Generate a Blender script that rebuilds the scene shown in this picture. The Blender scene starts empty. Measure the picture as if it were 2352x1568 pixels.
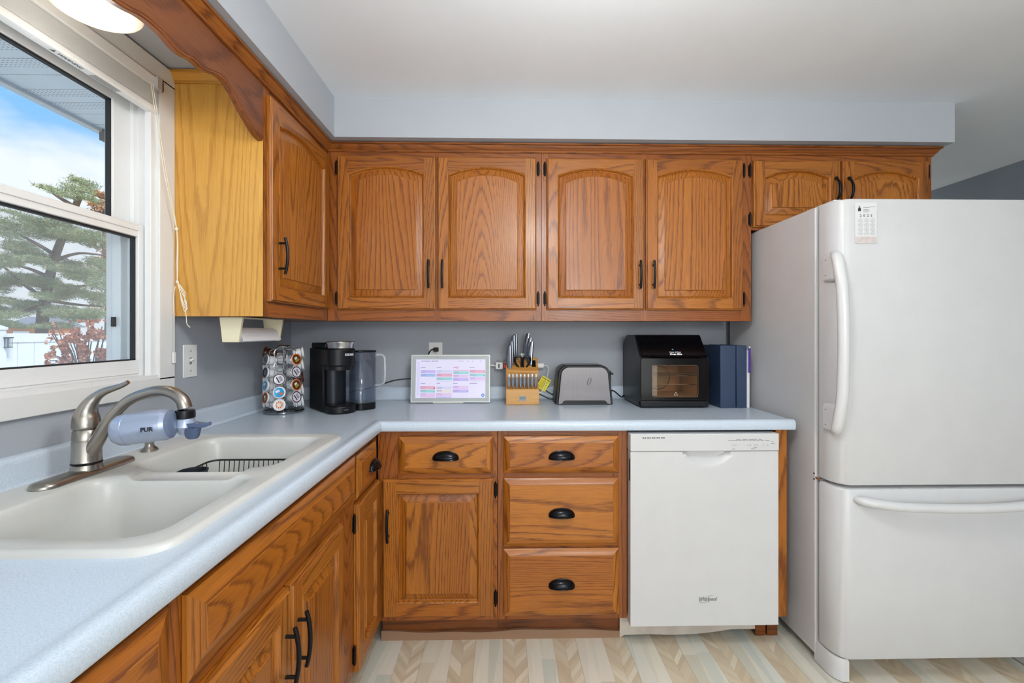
import bpy, bmesh, math, random
from mathutils import Vector, Matrix, noise
from mathutils.geometry import delaunay_2d_cdt
random.seed(7)
PI = math.pi
sc = bpy.context.scene
col = sc.collection

# ---------------------------------------------------------------- camera
cd = bpy.data.cameras.new('camera'); cam = bpy.data.objects.new('camera', cd); col.objects.link(cam)
cam.location = (0, 0, 1.264)
cam.rotation_euler = (PI/2, 0, -math.atan(21/1040))
cd.sensor_width = 36; cd.sensor_fit = 'HORIZONTAL'; cd.lens = 1040/2352*36
cd.shift_y = -19/2352; cd.clip_start = 0.02; cd.clip_end = 300
sc.camera = cam

# ---------------------------------------------------------------- view
vs = sc.view_settings
vs.view_transform = 'Standard'; vs.look = 'None'; vs.gamma = 1; vs.use_curve_mapping = False
vs.exposure = 0.05
try:
    sc.cycles.max_bounces = 8; sc.cycles.transparent_max_bounces = 16
    sc.cycles.use_denoising = True
except Exception: pass

# ---------------------------------------------------------------- node helpers
def lin(h):
    h = h.lstrip('#'); r = [int(h[i:i+2], 16)/255 for i in (0, 2, 4)]
    return tuple((c/12.92 if c <= .04045 else ((c+.055)/1.055)**2.4) for c in r) + (1,)
def nd(nt, typ, ins=None, **props):
    n = nt.nodes.new(typ)
    for k, v in props.items(): setattr(n, k, v)
    for k, v in (ins or {}).items():
        s = n.inputs[k]
        if isinstance(v, bpy.types.NodeSocket): nt.links.new(v, s)
        elif hasattr(v, 'outputs'): nt.links.new(v.outputs[0], s)
        else: s.default_value = v
    return n
def mth(nt, op, a, b=None, c=None):
    ins = {0: a}
    if b is not None: ins[1] = b
    if c is not None: ins[2] = c
    return nd(nt, 'ShaderNodeMath', ins, operation=op)
def ramp(nt, fac, stops, interp='LINEAR'):
    n = nd(nt, 'ShaderNodeValToRGB', {0: fac}); cr = n.color_ramp; cr.interpolation = interp
    while len(cr.elements) < len(stops): cr.elements.new(0.5)
    for e, (p, c) in zip(cr.elements, stops):
        e.position = p; e.color = c if len(c) == 4 else tuple(c)+(1,)
    return n
def mix(nt, fac, a, b, bt='MIX'):
    n = nt.nodes.new('ShaderNodeMix'); n.data_type = 'RGBA'; n.blend_type = bt
    for i, v in ((0, fac), (6, a), (7, b)):
        s = n.inputs[i]
        if isinstance(v, bpy.types.NodeSocket): nt.links.new(v, s)
        elif hasattr(v, 'outputs'): nt.links.new(v.outputs[0], s)
        else: s.default_value = v
    return n.outputs[2]
def newmat(name):
    m = bpy.data.materials.new(name); m.use_nodes = True
    nt = m.node_tree; return m, nt, nt.nodes['Principled BSDF']
def pm(name, colr, rough=.5, metal=0., bump=0., bscale=200., var=0., vscale=8., spec=None, coat=0., trans=0., emit=None, es=1.):
    m, nt, b = newmat(name)
    c = lin(colr) if isinstance(colr, str) else colr
    tc = nd(nt, 'ShaderNodeTexCoord')
    b.inputs['Base Color'].default_value = c
    nz = nd(nt, 'ShaderNodeTexNoise', {'Vector': tc.outputs['Object'], 'Scale': vscale, 'Detail': 3.})
    v = max(var, .02)
    d = tuple(x*(1-v) for x in c[:3])+(1,); l = tuple(min(1, x*(1+v)) for x in c[:3])+(1,)
    nt.links.new(ramp(nt, nz.outputs[0], [(.3, d), (.7, l)]).outputs[0], b.inputs['Base Color'])
    b.inputs['Roughness'].default_value = rough; b.inputs['Metallic'].default_value = metal
    if spec is not None: b.inputs['Specular IOR Level'].default_value = spec
    if coat: b.inputs['Coat Weight'].default_value = coat; b.inputs['Coat Roughness'].default_value = .08
    if trans: b.inputs['Transmission Weight'].default_value = trans
    if emit:
        b.inputs['Emission Color'].default_value = lin(emit) if isinstance(emit, str) else emit
        b.inputs['Emission Strength'].default_value = es
    if bump:
        n2 = nd(nt, 'ShaderNodeTexNoise', {'Vector': tc.outputs['Object'], 'Scale': bscale, 'Detail': 2.})
        bp = nd(nt, 'ShaderNodeBump', {'Height': n2.outputs[0], 'Strength': bump, 'Distance': .002})
        nt.links.new(bp.outputs[0], b.inputs['Normal'])
    return m
def clear(name, tint='#ffffff', body=0., bodycol='#dddddd', rough=.02, gmul=1.):
    m, nt, b = newmat(name)
    out = nt.nodes['Material Output']; nt.nodes.remove(b)
    tr = nd(nt, 'ShaderNodeBsdfTransparent', {'Color': lin(tint)})
    gl = nd(nt, 'ShaderNodeBsdfGlossy', {'Color': (1, 1, 1, 1), 'Roughness': rough})
    df = nd(nt, 'ShaderNodeBsdfDiffuse', {'Color': lin(bodycol)})
    s1 = nd(nt, 'ShaderNodeMixShader', {0: body, 1: tr, 2: df})
    lw = nd(nt, 'ShaderNodeLayerWeight', {'Blend': .5})
    fr = mth(nt, 'MULTIPLY_ADD', mth(nt, 'POWER', lw.outputs['Facing'], 5.), .9, .04)
    fm = mth(nt, 'MULTIPLY', fr, gmul)
    s2 = nd(nt, 'ShaderNodeMixShader', {0: fm, 1: s1, 2: gl})
    nt.links.new(s2.outputs[0], out.inputs[0]); return m

# ---------------------------------------------------------------- world: blue sky with clouds
w = bpy.data.worlds.new('sky'); sc.world = w; w.use_nodes = True
nt = w.node_tree; bg = nt.nodes['Background']
tc = nd(nt, 'ShaderNodeTexCoord')
mp = nd(nt, 'ShaderNodeMapping', {'Vector': tc.outputs['Generated'], 'Scale': (1., 1., 2.2), 'Location': (.35, .1, .30)})
cl = nd(nt, 'ShaderNodeTexNoise', {'Vector': mp, 'Scale': 3.2, 'Detail': 7., 'Roughness': .52, 'Distortion': .25})
sep = nd(nt, 'ShaderNodeSeparateXYZ', {0: tc.outputs['Generated']})
grad = ramp(nt, sep.outputs[2], [(0., lin('#dfeaf4')), (.12, lin('#b4d6f6')), (.4, lin('#7cbcf6')), (1., lin('#4c92e0'))])
hz = mth(nt, 'MULTIPLY_ADD', sep.outputs[2], -.45, cl.outputs[0])
cm = ramp(nt, hz, [(.22, (0, 0, 0, 1)), (.42, (1, 1, 1, 1))])
nt.links.new(mix(nt, cm, grad, lin('#f1f3f8')), bg.inputs[0])
bg.inputs[1].default_value = 1.25

# ---------------------------------------------------------------- lights
def area(name, loc, size, sizey, power, rot=(0, 0, 0), colr=(1, .96, .9), spread=PI):
    l = bpy.data.lights.new(name, 'AREA'); l.shape = 'RECTANGLE'; l.size = size; l.size_y = sizey
    l.energy = power; l.color = colr; l.spread = spread
    o = bpy.data.objects.new(name, l); col.objects.link(o); o.location = loc; o.rotation_euler = rot
    return o
def lamp(name, loc, r, power, colr=(.985, 1, .985)):
    l = bpy.data.lights.new(name, 'POINT'); l.energy = power; l.shadow_soft_size = r; l.color = colr
    o = bpy.data.objects.new(name, l); col.objects.link(o); o.location = loc; return o
lamp('kitchen_ceiling_lamp', (.25, .75, 2.00), .13, 25)
lamp('rear_fill_point', (.9, -1.7, 1.70), .22, 70)  # added fill behind the camera to lift the ceiling; no real pendant
area('rear_fill_panel', (.9, -3.1, 1.25), 3.2, 2.0, 48, rot=(PI/2, 0, 0), colr=(.95, .98, 1))  # added soft fill in front of the closed rear wall; no door there
lamp('far_room_fill', (2.6, 4.0, 1.9), .15, 10)  # added unseen fill to brighten the room beyond
sl = bpy.data.lights.new('sun', 'SUN'); sl.energy = 5.0; sl.angle = .3; sl.color = (1, .96, .9)
so = bpy.data.objects.new('sun', sl); col.objects.link(so); so.rotation_euler = Vector((-.55, .35, -.75)).to_track_quat('-Z', 'Y').to_euler()

# ---------------------------------------------------------------- wood
def wood(name, grain, light='#bd7833', mid='#a96427', dark='#643110', rings=56., rough=.36, scl=3.3, lite=.93):
    m, nt, b = newmat(name)
    tc = nd(nt, 'ShaderNodeTexCoord'); geo = nd(nt, 'ShaderNodeNewGeometry'); oi = nd(nt, 'ShaderNodeObjectInfo')
    r = mth(nt, 'ADD', mth(nt, 'MULTIPLY', geo.outputs['Random Per Island'], 7.3), mth(nt, 'MULTIPLY', oi.outputs['Random'], 23.))
    off = nd(nt, 'ShaderNodeCombineXYZ', {0: r, 1: mth(nt, 'MULTIPLY', r, 1.7), 2: mth(nt, 'MULTIPLY', r, .6)})
    al = .085
    s = {'z': (1, 1, al), 'x': (al, 1, 1), 'y': (1, al, 1)}[grain]
    sv = nd(nt, 'ShaderNodeVectorMath', {0: tc.outputs['Object'], 1: s}, operation='MULTIPLY')
    p = nd(nt, 'ShaderNodeVectorMath', {0: sv, 1: off}, operation='ADD')
    n1 = nd(nt, 'ShaderNodeTexNoise', {'Vector': p, 'Scale': scl, 'Detail': 1.2, 'Roughness': .35, 'Distortion': .15})
    nw = nd(nt, 'ShaderNodeTexNoise', {'Vector': p, 'Scale': 26., 'Detail': 2., 'Roughness': .5})
    s2 = {'z': (1, 1, .03), 'x': (.03, 1, 1), 'y': (1, .03, 1)}[grain]
    sv2 = nd(nt, 'ShaderNodeVectorMath', {0: tc.outputs['Object'], 1: s2}, operation='MULTIPLY')
    p2 = nd(nt, 'ShaderNodeVectorMath', {0: sv2, 1: off}, operation='ADD')
    pore = nd(nt, 'ShaderNodeTexNoise', {'Vector': p2, 'Scale': 380., 'Detail': 2., 'Roughness': .6})
    pr = ramp(nt, pore.outputs[0], [(.38, (.0, .0, .0, 1)), (.56, (1, 1, 1, 1))])
    g0 = mth(nt, 'ADD', mth(nt, 'MULTIPLY', n1.outputs[0], rings), mth(nt, 'MULTIPLY', nw.outputs[0], .9))
    g = mth(nt, 'MULTIPLY_ADD', pore.outputs[0], .75, g0)
    fr = mth(nt, 'FRACT', g)
    # growth-ring profile
    ring = ramp(nt, fr, [(0., (.08, .08, .08, 1)), (.10, (.3, .3, .3, 1)), (.27, (.82, .82, .82, 1)), (.92, (1, 1, 1, 1)), (1., (.15, .15, .15, 1))])
    pres = mth(nt, 'MAXIMUM', ring, mth(nt, 'MULTIPLY', pr, .35))
    tone = nd(nt, 'ShaderNodeTexNoise', {'Vector': p, 'Scale': 1.7, 'Detail': 2.})
    c1 = mix(nt, ramp(nt, tone.outputs[0], [(.35, (0, 0, 0, 1)), (.65, (1, 1, 1, 1))]), lin(mid), lin(light))
    c2 = mix(nt, pres, lin(dark), c1)
    c3 = mix(nt, mth(nt, 'MULTIPLY', mth(nt, 'SUBTRACT', 1., pr), .22), c2, lin(dark))
    isl = mth(nt, 'MULTIPLY_ADD', geo.outputs['Random Per Island'], .16, .9)
    hsv = nd(nt, 'ShaderNodeHueSaturation', {'Color': c3, 'Value': mth(nt, 'MULTIPLY', isl, lite), 'Saturation': 1.03})
    nt.links.new(hsv.outputs[0], b.inputs['Base Color'])
    b.inputs['Roughness'].default_value = rough
    b.inputs['Coat Weight'].default_value = .12; b.inputs['Coat Roughness'].default_value = .18
    bp = nd(nt, 'ShaderNodeBump', {'Height': pr, 'Strength': .12, 'Distance': .0006})
    nt.links.new(bp.outputs[0], b.inputs['Normal'])
    return m
WVF = wood('shaded_oak_frame_vertical', 'z', light='#a8622c', mid='#955320', dark='#5a2b10'); WHF = wood('shaded_oak_frame_horizontal', 'x', light='#a8622c', mid='#955320', dark='#5a2b10')  # darker, redder oak: the face frames' shade is put into the wood colour
WV = wood('oak_vertical', 'z'); WH = wood('oak_horizontal', 'x')
WL = wood('oak_lengthwise', 'y', light='#a9662e', mid='#95541f', dark='#5c2d10')
VEN = wood('golden_oak_veneer', 'z', light='#e2ac58', mid='#dba14d', dark='#bd8339', rings=34., scl=2.8)
VENH = wood('golden_oak_moulding', 'x', light='#dca04a', mid='#c88a38', dark='#96591f', rings=9., scl=2.2)
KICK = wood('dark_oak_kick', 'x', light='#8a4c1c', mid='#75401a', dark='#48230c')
BLOCK = wood('beech_block', 'x', light='#e3b272', mid='#d9a05a', dark='#bd7f3c', rings=5., scl=3.)

# ---------------------------------------------------------------- materials
def wallmat(name, c, bump=.25, rough=.75):
    return pm(name, c, rough, bump=bump, bscale=260, var=.015, vscale=3)
WALL = wallmat('grey_paint', '#a9aeb6'); WALLD = wallmat('dark_grey_paint', '#7d868e')
CEIL = wallmat('ceiling_paint', '#ecf1f6', .15, .85)
TRIMW = pm('white_trim_paint', '#e6e6e4', .4, bump=.05, bscale=90)
VINYL = pm('white_vinyl', '#ececec', .32)
GASKET = pm('black_gasket', '#202224', .6)
PLASTW = pm('white_plastic', '#eeeeec', .35)
PLASTK = pm('black_plastic', '#0a0c11', .34, spec=.35)
PLASTG = pm('black_gloss', '#04060b', .12, spec=.35)
FRIDGE = pm('white_textured_enamel', '#cfcfd0', .33, bump=.18, bscale=420)
FRIDGEW = pm('white_handle_plastic', '#d3d3d4', .3)
ENAMEL = pm('white_enamel', '#d2d2d3', .3)
CREAM = pm('cream_plastic', '#efe6c6', .4)
BRONZE = pm('oil_rubbed_bronze', '#202024', .2, metal=.8)
BRONZEM = pm('matte_bronze', '#141316', .42, metal=.5)
HINGE = pm('antique_hinge', '#15110e', .4, metal=.6)
CHROME = pm('chrome', '#d8d8da', .12, metal=1.)
NICKEL = pm('brushed_nickel', '#a59f96', .3, metal=1., bump=.1, bscale=300)
PAPER = pm('paper', '#f4f2f4', .85, bump=.3, bscale=260)
def laminate():
    m, nt, b = newmat('blue_laminate'); tc = nd(nt, 'ShaderNodeTexCoord')
    n = nd(nt, 'ShaderNodeTexNoise', {'Vector': tc.outputs['Object'], 'Scale': 420., 'Detail': 3., 'Roughness': .7})
    n2 = nd(nt, 'ShaderNodeTexNoise', {'Vector': tc.outputs['Object'], 'Scale': 9., 'Detail': 3.})
    c = ramp(nt, n.outputs[0], [(.32, lin('#b4c4d4')), (.5, lin('#c6d4e2')), (.68, lin('#d2dde8'))])
    c2 = mix(nt, mth(nt, 'MULTIPLY', n2.outputs[0], .25), c, lin('#c0cbd6'))
    nt.links.new(c2, b.inputs['Base Color']); b.inputs['Roughness'].default_value = .27
    return m
LAM = laminate()
def bone():
    m, nt, b = newmat('bone_composite'); tc = nd(nt, 'ShaderNodeTexCoord')
    n = nd(nt, 'ShaderNodeTexNoise', {'Vector': tc.outputs['Object'], 'Scale': 5., 'Detail': 4.})
    c = ramp(nt, n.outputs[0], [(.3, lin('#c8c8c3')), (.6, lin('#d4d4d0'))])
    nt.links.new(c.outputs[0], b.inputs['Base Color']); b.inputs['Roughness'].default_value = .3
    return m
BONE = bone()
def floor_mat():
    m, nt, b = newmat('vinyl_chevron_floor'); tc = nd(nt, 'ShaderNodeTexCoord')
    s = nd(nt, 'ShaderNodeSeparateXYZ', {0: tc.outputs['Object']})
    u = mth(nt, 'DIVIDE', s.outputs[0], .205); ci = mth(nt, 'FLOOR', u); fu = mth(nt, 'FRACT', u)
    isch = mth(nt, 'LESS_THAN', fu, .46)
    # plain planks: two per repeat, staggered lengths
    half = mth(nt, 'FLOOR', mth(nt, 'DIVIDE', mth(nt, 'SUBTRACT', fu, .46), .27))
    key = mth(nt, 'MULTIPLY_ADD', ci, 3., half)
    r1 = nd(nt, 'ShaderNodeTexWhiteNoise', {'W': key}, noise_dimensions='1D')
    yy = mth(nt, 'DIVIDE', mth(nt, 'ADD', s.outputs[1], mth(nt, 'MULTIPLY', r1.outputs[0], 3.)), .55)
    row = mth(nt, 'FLOOR', yy)
    r2 = nd(nt, 'ShaderNodeTexWhiteNoise', {'Vector': nd(nt, 'ShaderNodeCombineXYZ', {0: key, 1: row})}, noise_dimensions='3D')
    base = ramp(nt, r2.outputs[0], [(0., lin('#e2dccb')), (.3, lin('#cfd5cc')), (.55, lin('#d8ccb4')), (.8, lin('#e9e3d4')), (1., lin('#cdbfa6'))])
    # slim diagonal wedge along each plank
    pu = mth(nt, 'FRACT', mth(nt, 'DIVIDE', mth(nt, 'SUBTRACT', fu, .46), .27))
    wd = mth(nt, 'GREATER_THAN', mth(nt, 'MULTIPLY', pu, 1.0), mth(nt, 'FRACT', yy))
    base = mix(nt, mth(nt, 'MULTIPLY', wd, .45), base, lin('#f4eee0'))
    # chevron strip
    cu = mth(nt, 'ABSOLUTE', mth(nt, 'SUBTRACT', mth(nt, 'DIVIDE', fu, .46), .5))
    side = mth(nt, 'LESS_THAN', fu, .23)
    dv = mth(nt, 'ADD', mth(nt, 'SUBTRACT', s.outputs[1], mth(nt, 'MULTIPLY', cu, .13)), mth(nt, 'MULTIPLY', side, .011))
    ck = mth(nt, 'FLOOR', mth(nt, 'DIVIDE', dv, .030))
    rc = nd(nt, 'ShaderNodeTexWhiteNoise', {'Vector': nd(nt, 'ShaderNodeCombineXYZ', {0: ci, 1: ck, 2: side})}, noise_dimensions='3D')
    chev = ramp(nt, rc.outputs[0], [(0., lin('#cdb89c')), (.4, lin('#decfb4')), (.7, lin('#d3c2a6')), (1., lin('#ece2cd'))])
    c1 = mix(nt, isch, base, chev)
    mpn = nd(nt, 'ShaderNodeMapping', {'Vector': tc.outputs['Object'], 'Scale': (60., 5., 1.)})
    g = nd(nt, 'ShaderNodeTexNoise', {'Vector': mpn, 'Scale': 1.5, 'Detail': 4.})
    c2 = mix(nt, mth(nt, 'MULTIPLY', g.outputs[0], .22), c1, lin('#b0a086'))
    e = mth(nt, 'LESS_THAN', mth(nt, 'MINIMUM', mth(nt, 'ABSOLUTE', mth(nt, 'SUBTRACT', fu, .46)), mth(nt, 'MINIMUM', fu, cu)), .006)
    c3 = mix(nt, mth(nt, 'MULTIPLY', e, .4), c2, lin('#8d7f68'))
    nt.links.new(c3, b.inputs['Base Color']); b.inputs['Roughness'].default_value = .42
    return m
FLOOR = floor_mat()
def steel():
    m, nt, b = newmat('brushed_steel'); tc = nd(nt, 'ShaderNodeTexCoord')
    mpn = nd(nt, 'ShaderNodeMapping', {'Vector': tc.outputs['Object'], 'Scale': (600., 600., 6.)})
    n = nd(nt, 'ShaderNodeTexNoise', {'Vector': mpn, 'Scale': 1., 'Detail': 2.})
    nt.links.new(ramp(nt, n.outputs[0], [(.3, lin('#7b7778')), (.7, lin('#827e7f'))]).outputs[0], b.inputs['Base Color'])
    b.inputs['Metallic'].default_value = 1; b.inputs['Roughness'].default_value = .36
    b.inputs['Anisotropic'].default_value = .5
    return m
STEEL = steel()

# ---------------------------------------------------------------- mesh builder
def rr(x0, x1, y0, y1, r, n=5, sub=0):
    pts = []
    for cx, cy, a in ((x1-r, y0+r, -PI/2), (x1-r, y1-r, 0), (x0+r, y1-r, PI/2), (x0+r, y0+r, PI)):
        arc = [(cx+r*math.cos(a+PI/2*i/n), cy+r*math.sin(a+PI/2*i/n)) for i in range(n+1)]
        pts += arc
        if sub:
            nx = {-PI/2: (x1, y1-r), 0: (x0+r, y1), PI/2: (x0, y0+r), PI: (x1-r, y0)}[a]
            lx, ly = arc[-1]
            pts += [(lx+(nx[0]-lx)*k/(sub+1), ly+(nx[1]-ly)*k/(sub+1)) for k in range(1, sub+1)]
    return pts
def inpoly(p, poly):
    x, y = p; c = False; n = len(poly)
    for i in range(n):
        x1, y1 = poly[i]; x2, y2 = poly[(i+1) % n]
        if (y1 > y) != (y2 > y) and x < (x2-x1)*(y-y1)/(y2-y1)+x1: c = not c
    return c
class MB:
    def __init__(s): s.v = []; s.f = []; s.m = []
    def add(s, vs, fs, mi=0, M=None):
        k = len(s.v)
        s.v += [tuple(M @ Vector(v)) if M is not None else tuple(v) for v in vs]
        s.f += [tuple(i+k for i in f) for f in fs]; s.m += [mi]*len(fs); return s
    def box(s, x0, x1, y0, y1, z0, z1, mi=0, M=None):
        vs = [(x, y, z) for z in (z0, z1) for y in (y0, y1) for x in (x0, x1)]
        return s.add(vs, [(0, 2, 3, 1), (4, 5, 7, 6), (0, 1, 5, 4), (2, 6, 7, 3), (0, 4, 6, 2), (1, 3, 7, 5)], mi, M)
    def quad(s, a, b, c, d, mi=0, M=None): return s.add([a, b, c, d], [(0, 1, 2, 3)], mi, M)
    def loft(s, rings, mi=0, closed=True, cap0=False, cap1=False, M=None, capmi=None):
        n = len(rings[0]); vs = [p for r in rings for p in r]; k = len(s.v)
        s.v += [tuple(M @ Vector(v)) if M is not None else tuple(v) for v in vs]
        for j in range(len(rings)-1):
            mj = mi[j] if isinstance(mi, (list, tuple)) else mi
            for i in range(n if closed else n-1):
                a = j*n+i; b = j*n+(i+1) % n
                s.f.append((k+a, k+b, k+b+n, k+a+n)); s.m.append(mj)
        cm = capmi if capmi is not None else (mi[-1] if isinstance(mi, (list, tuple)) else mi)
        if cap0: s.f.append(tuple(k+i for i in reversed(range(n)))); s.m.append(cm)
        if cap1: s.f.append(tuple(k+(len(rings)-1)*n+i for i in range(n))); s.m.append(cm)
        return s
    def lathe(s, prof, n=32, M=None, mi=0, cap0=False, cap1=False):
        rings = [[(r*math.cos(2*PI*i/n), r*math.sin(2*PI*i/n), z) for i in range(n)] for r, z in prof]
        return s.loft(rings, mi, True, cap0, cap1, M)
    def cyl(s, a, b, r, n=16, mi=0, r2=None):
        a = Vector(a); b = Vector(b); d = b-a; q = d.to_track_quat('Z', 'Y').to_matrix().to_4x4()
        return s.lathe([(r, 0), (r if r2 is None else r2, d.length)], n, Matrix.Translation(a) @ q, mi, True, True)
    def tube(s, pts, r, n=8, mi=0, cap=True, closed=False, flat=1.):
        P = [Vector(p) for p in pts]; N = len(P); rings = []
        up = None
        for i in range(N):
            if closed: t = (P[(i+1) % N]-P[i-1]).normalized()
            else: t = (P[min(i+1, N-1)]-P[max(i-1, 0)]).normalized()
            if up is None:
                up = Vector((0, 0, 1)) if abs(t.z) < .9 else Vector((1, 0, 0))
            sd = t.cross(up).normalized(); up = sd.cross(t).normalized()
            rad = r[i] if isinstance(r, (list, tuple)) else r
            rings.append([tuple(P[i]+sd*rad*math.cos(2*PI*k/n)+up*rad*flat*math.sin(2*PI*k/n)) for k in range(n)])
        if closed: rings.append(rings[0])
        return s.loft(rings, mi, True, cap and not closed, cap and not closed)
    def prism(s, poly, a, b, axis='x', mi=0, M=None):
        def P(u, v, t): return {'x': (t, u, v), 'y': (u, t, v), 'z': (u, v, t)}[axis]
        return s.loft([[P(u, v, a) for u, v in poly], [P(u, v, b) for u, v in poly]], mi, True, True, True, M)
    def fill(s, outer, holes, z, mi=0, axis='z'):
        allp = list(outer); ed = [(i, (i+1) % len(outer)) for i in range(len(outer))]
        for h in holes:
            k = len(allp); allp += h; ed += [(k+i, k+(i+1) % len(h)) for i in range(len(h))]
        vo, eo, fo, *_ = delaunay_2d_cdt([Vector(p) for p in allp], ed, [], 0, 1e-6)
        fs = []
        for f in fo:
            c = sum((vo[i] for i in f), Vector((0, 0)))/len(f)
            if inpoly(c, outer) and not any(inpoly(c, h) for h in holes): fs.append(tuple(f))
        zz = z if callable(z) else (lambda x, y: z)
        def P(p):
            return {'z': (p.x, p.y, zz(p.x, p.y)), 'y': (p.x, zz(p.x, p.y), p.y)}[axis]
        return s.add([P(p) for p in vo], fs, mi)
    def sweep(s, path, prof, mi=0, ends=True):
        P = [Vector(p) for p in path]; rings = []
        for i in range(len(P)):
            ns = []
            if i > 0: d = (P[i]-P[i-1]).normalized(); ns.append(Vector((d.y, -d.x)))
            if i < len(P)-1: d = (P[i+1]-P[i]).normalized(); ns.append(Vector((d.y, -d.x)))
            if len(ns) == 2:
                n = (ns[0]+ns[1]); n = n/ (n.length_squared/2) if n.length else ns[0]
            else: n = ns[0]
            rings.append([(P[i].x+n.x*o, P[i].y+n.y*o, z) for o, z in prof])
        return s.loft(rings, mi, True, ends, ends)
    def build(s, name, mats, parent=None, loc=None, rot=None, bevel=0, seg=2, ang=32, weld=False, solid=0, subsurf=0, norm=True):
        me = bpy.data.meshes.new(name)
        me.from_pydata(s.v, [], s.f)
        if not isinstance(mats, (list, tuple)): mats = [mats]
        for m in mats: me.materials.append(m)
        me.polygons.foreach_set('material_index', s.m)
        if weld or norm:
            b = bmesh.new(); b.from_mesh(me)
            if weld: bmesh.ops.remove_doubles(b, verts=b.verts, dist=1e-5)
            if norm: bmesh.ops.recalc_face_normals(b, faces=b.faces)
            b.to_mesh(me); b.free()
        me.polygons.foreach_set('use_smooth', [True]*len(me.polygons))
        try: me.set_sharp_from_angle(angle=math.radians(ang))
        except Exception: pass
        o = bpy.data.objects.new(name, me); col.objects.link(o)
        if parent is not None: o.parent = parent
        if loc: o.location = loc
        if rot: o.rotation_euler = rot
        if solid:
            q = o.modifiers.new('solid', 'SOLIDIFY'); q.thickness = solid; q.offset = 0
        if bevel:
            q = o.modifiers.new('bevel', 'BEVEL'); q.width = bevel; q.segments = seg; q.limit_method = 'ANGLE'; q.angle_limit = math.radians(38)
        if subsurf:
            q = o.modifiers.new('sub', 'SUBSURF'); q.levels = subsurf; q.render_levels = subsurf
        return o
def thing(name, label, cat, loc=(0, 0, 0), rz=0., group=None, rot=None):
    o = bpy.data.objects.new(name, None); col.objects.link(o); o.empty_display_size = .05
    o.location = loc; o.rotation_euler = rot or (0, 0, rz); o['label'] = label; o['category'] = cat
    if group: o['group'] = group
    return o
def tag(o, label, cat, group=None):
    o['label'] = label; o['category'] = cat
    if group: o['group'] = group
    return o
def struct(o): o['kind'] = 'structure'; return o
def text(name, body, size, mat, parent, loc, rot=(PI/2, 0, 0), extr=.0003, shear=0., sx=1., align='CENTER', bold=0.):
    c = bpy.data.curves.new(name, 'FONT'); c.body = body; c.size = size; c.extrude = extr; c.shear = shear
    c.align_x = align; c.align_y = 'CENTER'; c.offset = bold; c.resolution_u = 3
    t = bpy.data.objects.new(name, c); col.objects.link(t)
    me = bpy.data.meshes.new_from_object(t, depsgraph=bpy.context.evaluated_depsgraph_get()) if False else None
    bpy.context.view_layer.update()
    dg = bpy.context.evaluated_depsgraph_get()
    me = bpy.data.meshes.new_from_object(t.evaluated_get(dg))
    bpy.data.objects.remove(t); bpy.data.curves.remove(c)
    me.materials.clear(); me.materials.append(mat)
    o = bpy.data.objects.new(name, me); col.objects.link(o); o.parent = parent
    o.location = loc; o.rotation_euler = rot; o.scale = (sx, 1, 1); return o
def smooth_path(pts, n=6):
    P = [Vector(p) for p in pts]; out = []
    for i in range(len(P)-1):
        p0 = P[max(i-1, 0)]; p1 = P[i]; p2 = P[i+1]; p3 = P[min(i+2, len(P)-1)]
        for k in range(n):
            t = k/n
            out.append(tuple(.5*((2*p1)+(p2-p0)*t+(2*p0-5*p1+4*p2-p3)*t*t+(3*p1-p0-3*p2+p3)*t**3)))
    out.append(tuple(P[-1])); return out

# ================================================================ SHELL
XL, YB, ZC = -1.12, 2.42, 2.325
WY0, WY1, WZ0, WZ1 = .42, 1.488, 1.113, 2.088      # window opening
struct(MB().box(-1.25, 3.3, -3.3, 5.6, -.1, 0).build('floor', FLOOR))
struct(MB().box(-1.25, 3.3, -3.3, 5.6, ZC, ZC+.12).build('ceiling', CEIL))
m = MB()
m.box(XL-.13, XL, -3.3, WY0, -.6, ZC); m.box(XL-.13, XL, WY1, 5.6, -.6, ZC)
m.box(XL-.13, XL, WY0, WY1, -.6, WZ0); m.box(XL-.13, XL, WY0, WY1, WZ1, ZC)
struct(m.build('wall_left', WALL))
struct(MB().box(XL, 2.07, YB, YB+.12, 0, ZC).build('wall_back', WALL))
struct(MB().box(3.19, 3.3, -3.2, 5.6, 0, ZC).build('wall_right', WALLD))
struct(MB().box(XL, 3.19, -3.3, -3.2, 0, ZC).build('wall_front', WALL))
struct(MB().box(XL, 3.19, 5.5, 5.6, 0, ZC).build('wall_far', WALLD))
m = MB(); ZS = 2.146
m.prism([(XL, -3.2), (-.757, -3.2), (-.757, 2.05), (2.087, 2.05), (2.087, YB), (XL, YB)], ZS, ZC, 'z')
struct(m.build('trim_1', wallmat('lightened_soffit_paint', '#b3b8bf')))  # same paint as the walls, colour lightened for the stronger light up here

# ---- window
win = bpy.data.objects.new('window_1', None); col.objects.link(win); struct(win)
m = MB()   # casing around the opening
cz0, cz1, cy0, cy1 = 1.068, 2.137, WY0-.06, 1.548
for a in ((cy0, cy1, cz0, WZ0+.008), (cy0, cy1, WZ1-.008, cz1)): m.box(XL, XL+.016, a[0], a[1], a[2], a[3])
m.box(XL, XL+.016, cy0, WY0+.008, WZ0, WZ1); m.box(XL, XL+.016, WY1-.008, cy1, WZ0, WZ1)
m.build('casing', TRIMW, win, bevel=.002)
m = MB()   # frame lining with stepped tracks
t = .012
for (x0, x1, d) in ((XL-.13, XL+.004, 0), (XL-.13, XL-.085, .024), (XL-.064, XL-.052, .016)):
    m.box(x0, x1, WY1-t-d, WY1, WZ0, WZ1); m.box(x0, x1, WY0, WY0+t+d, WZ0, WZ1)
    m.box(x0, x1, WY0, WY1, WZ1-t-d, WZ1); m.box(x0, x1, WY0, WY1, WZ0, WZ0+t+d*.6)
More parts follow.
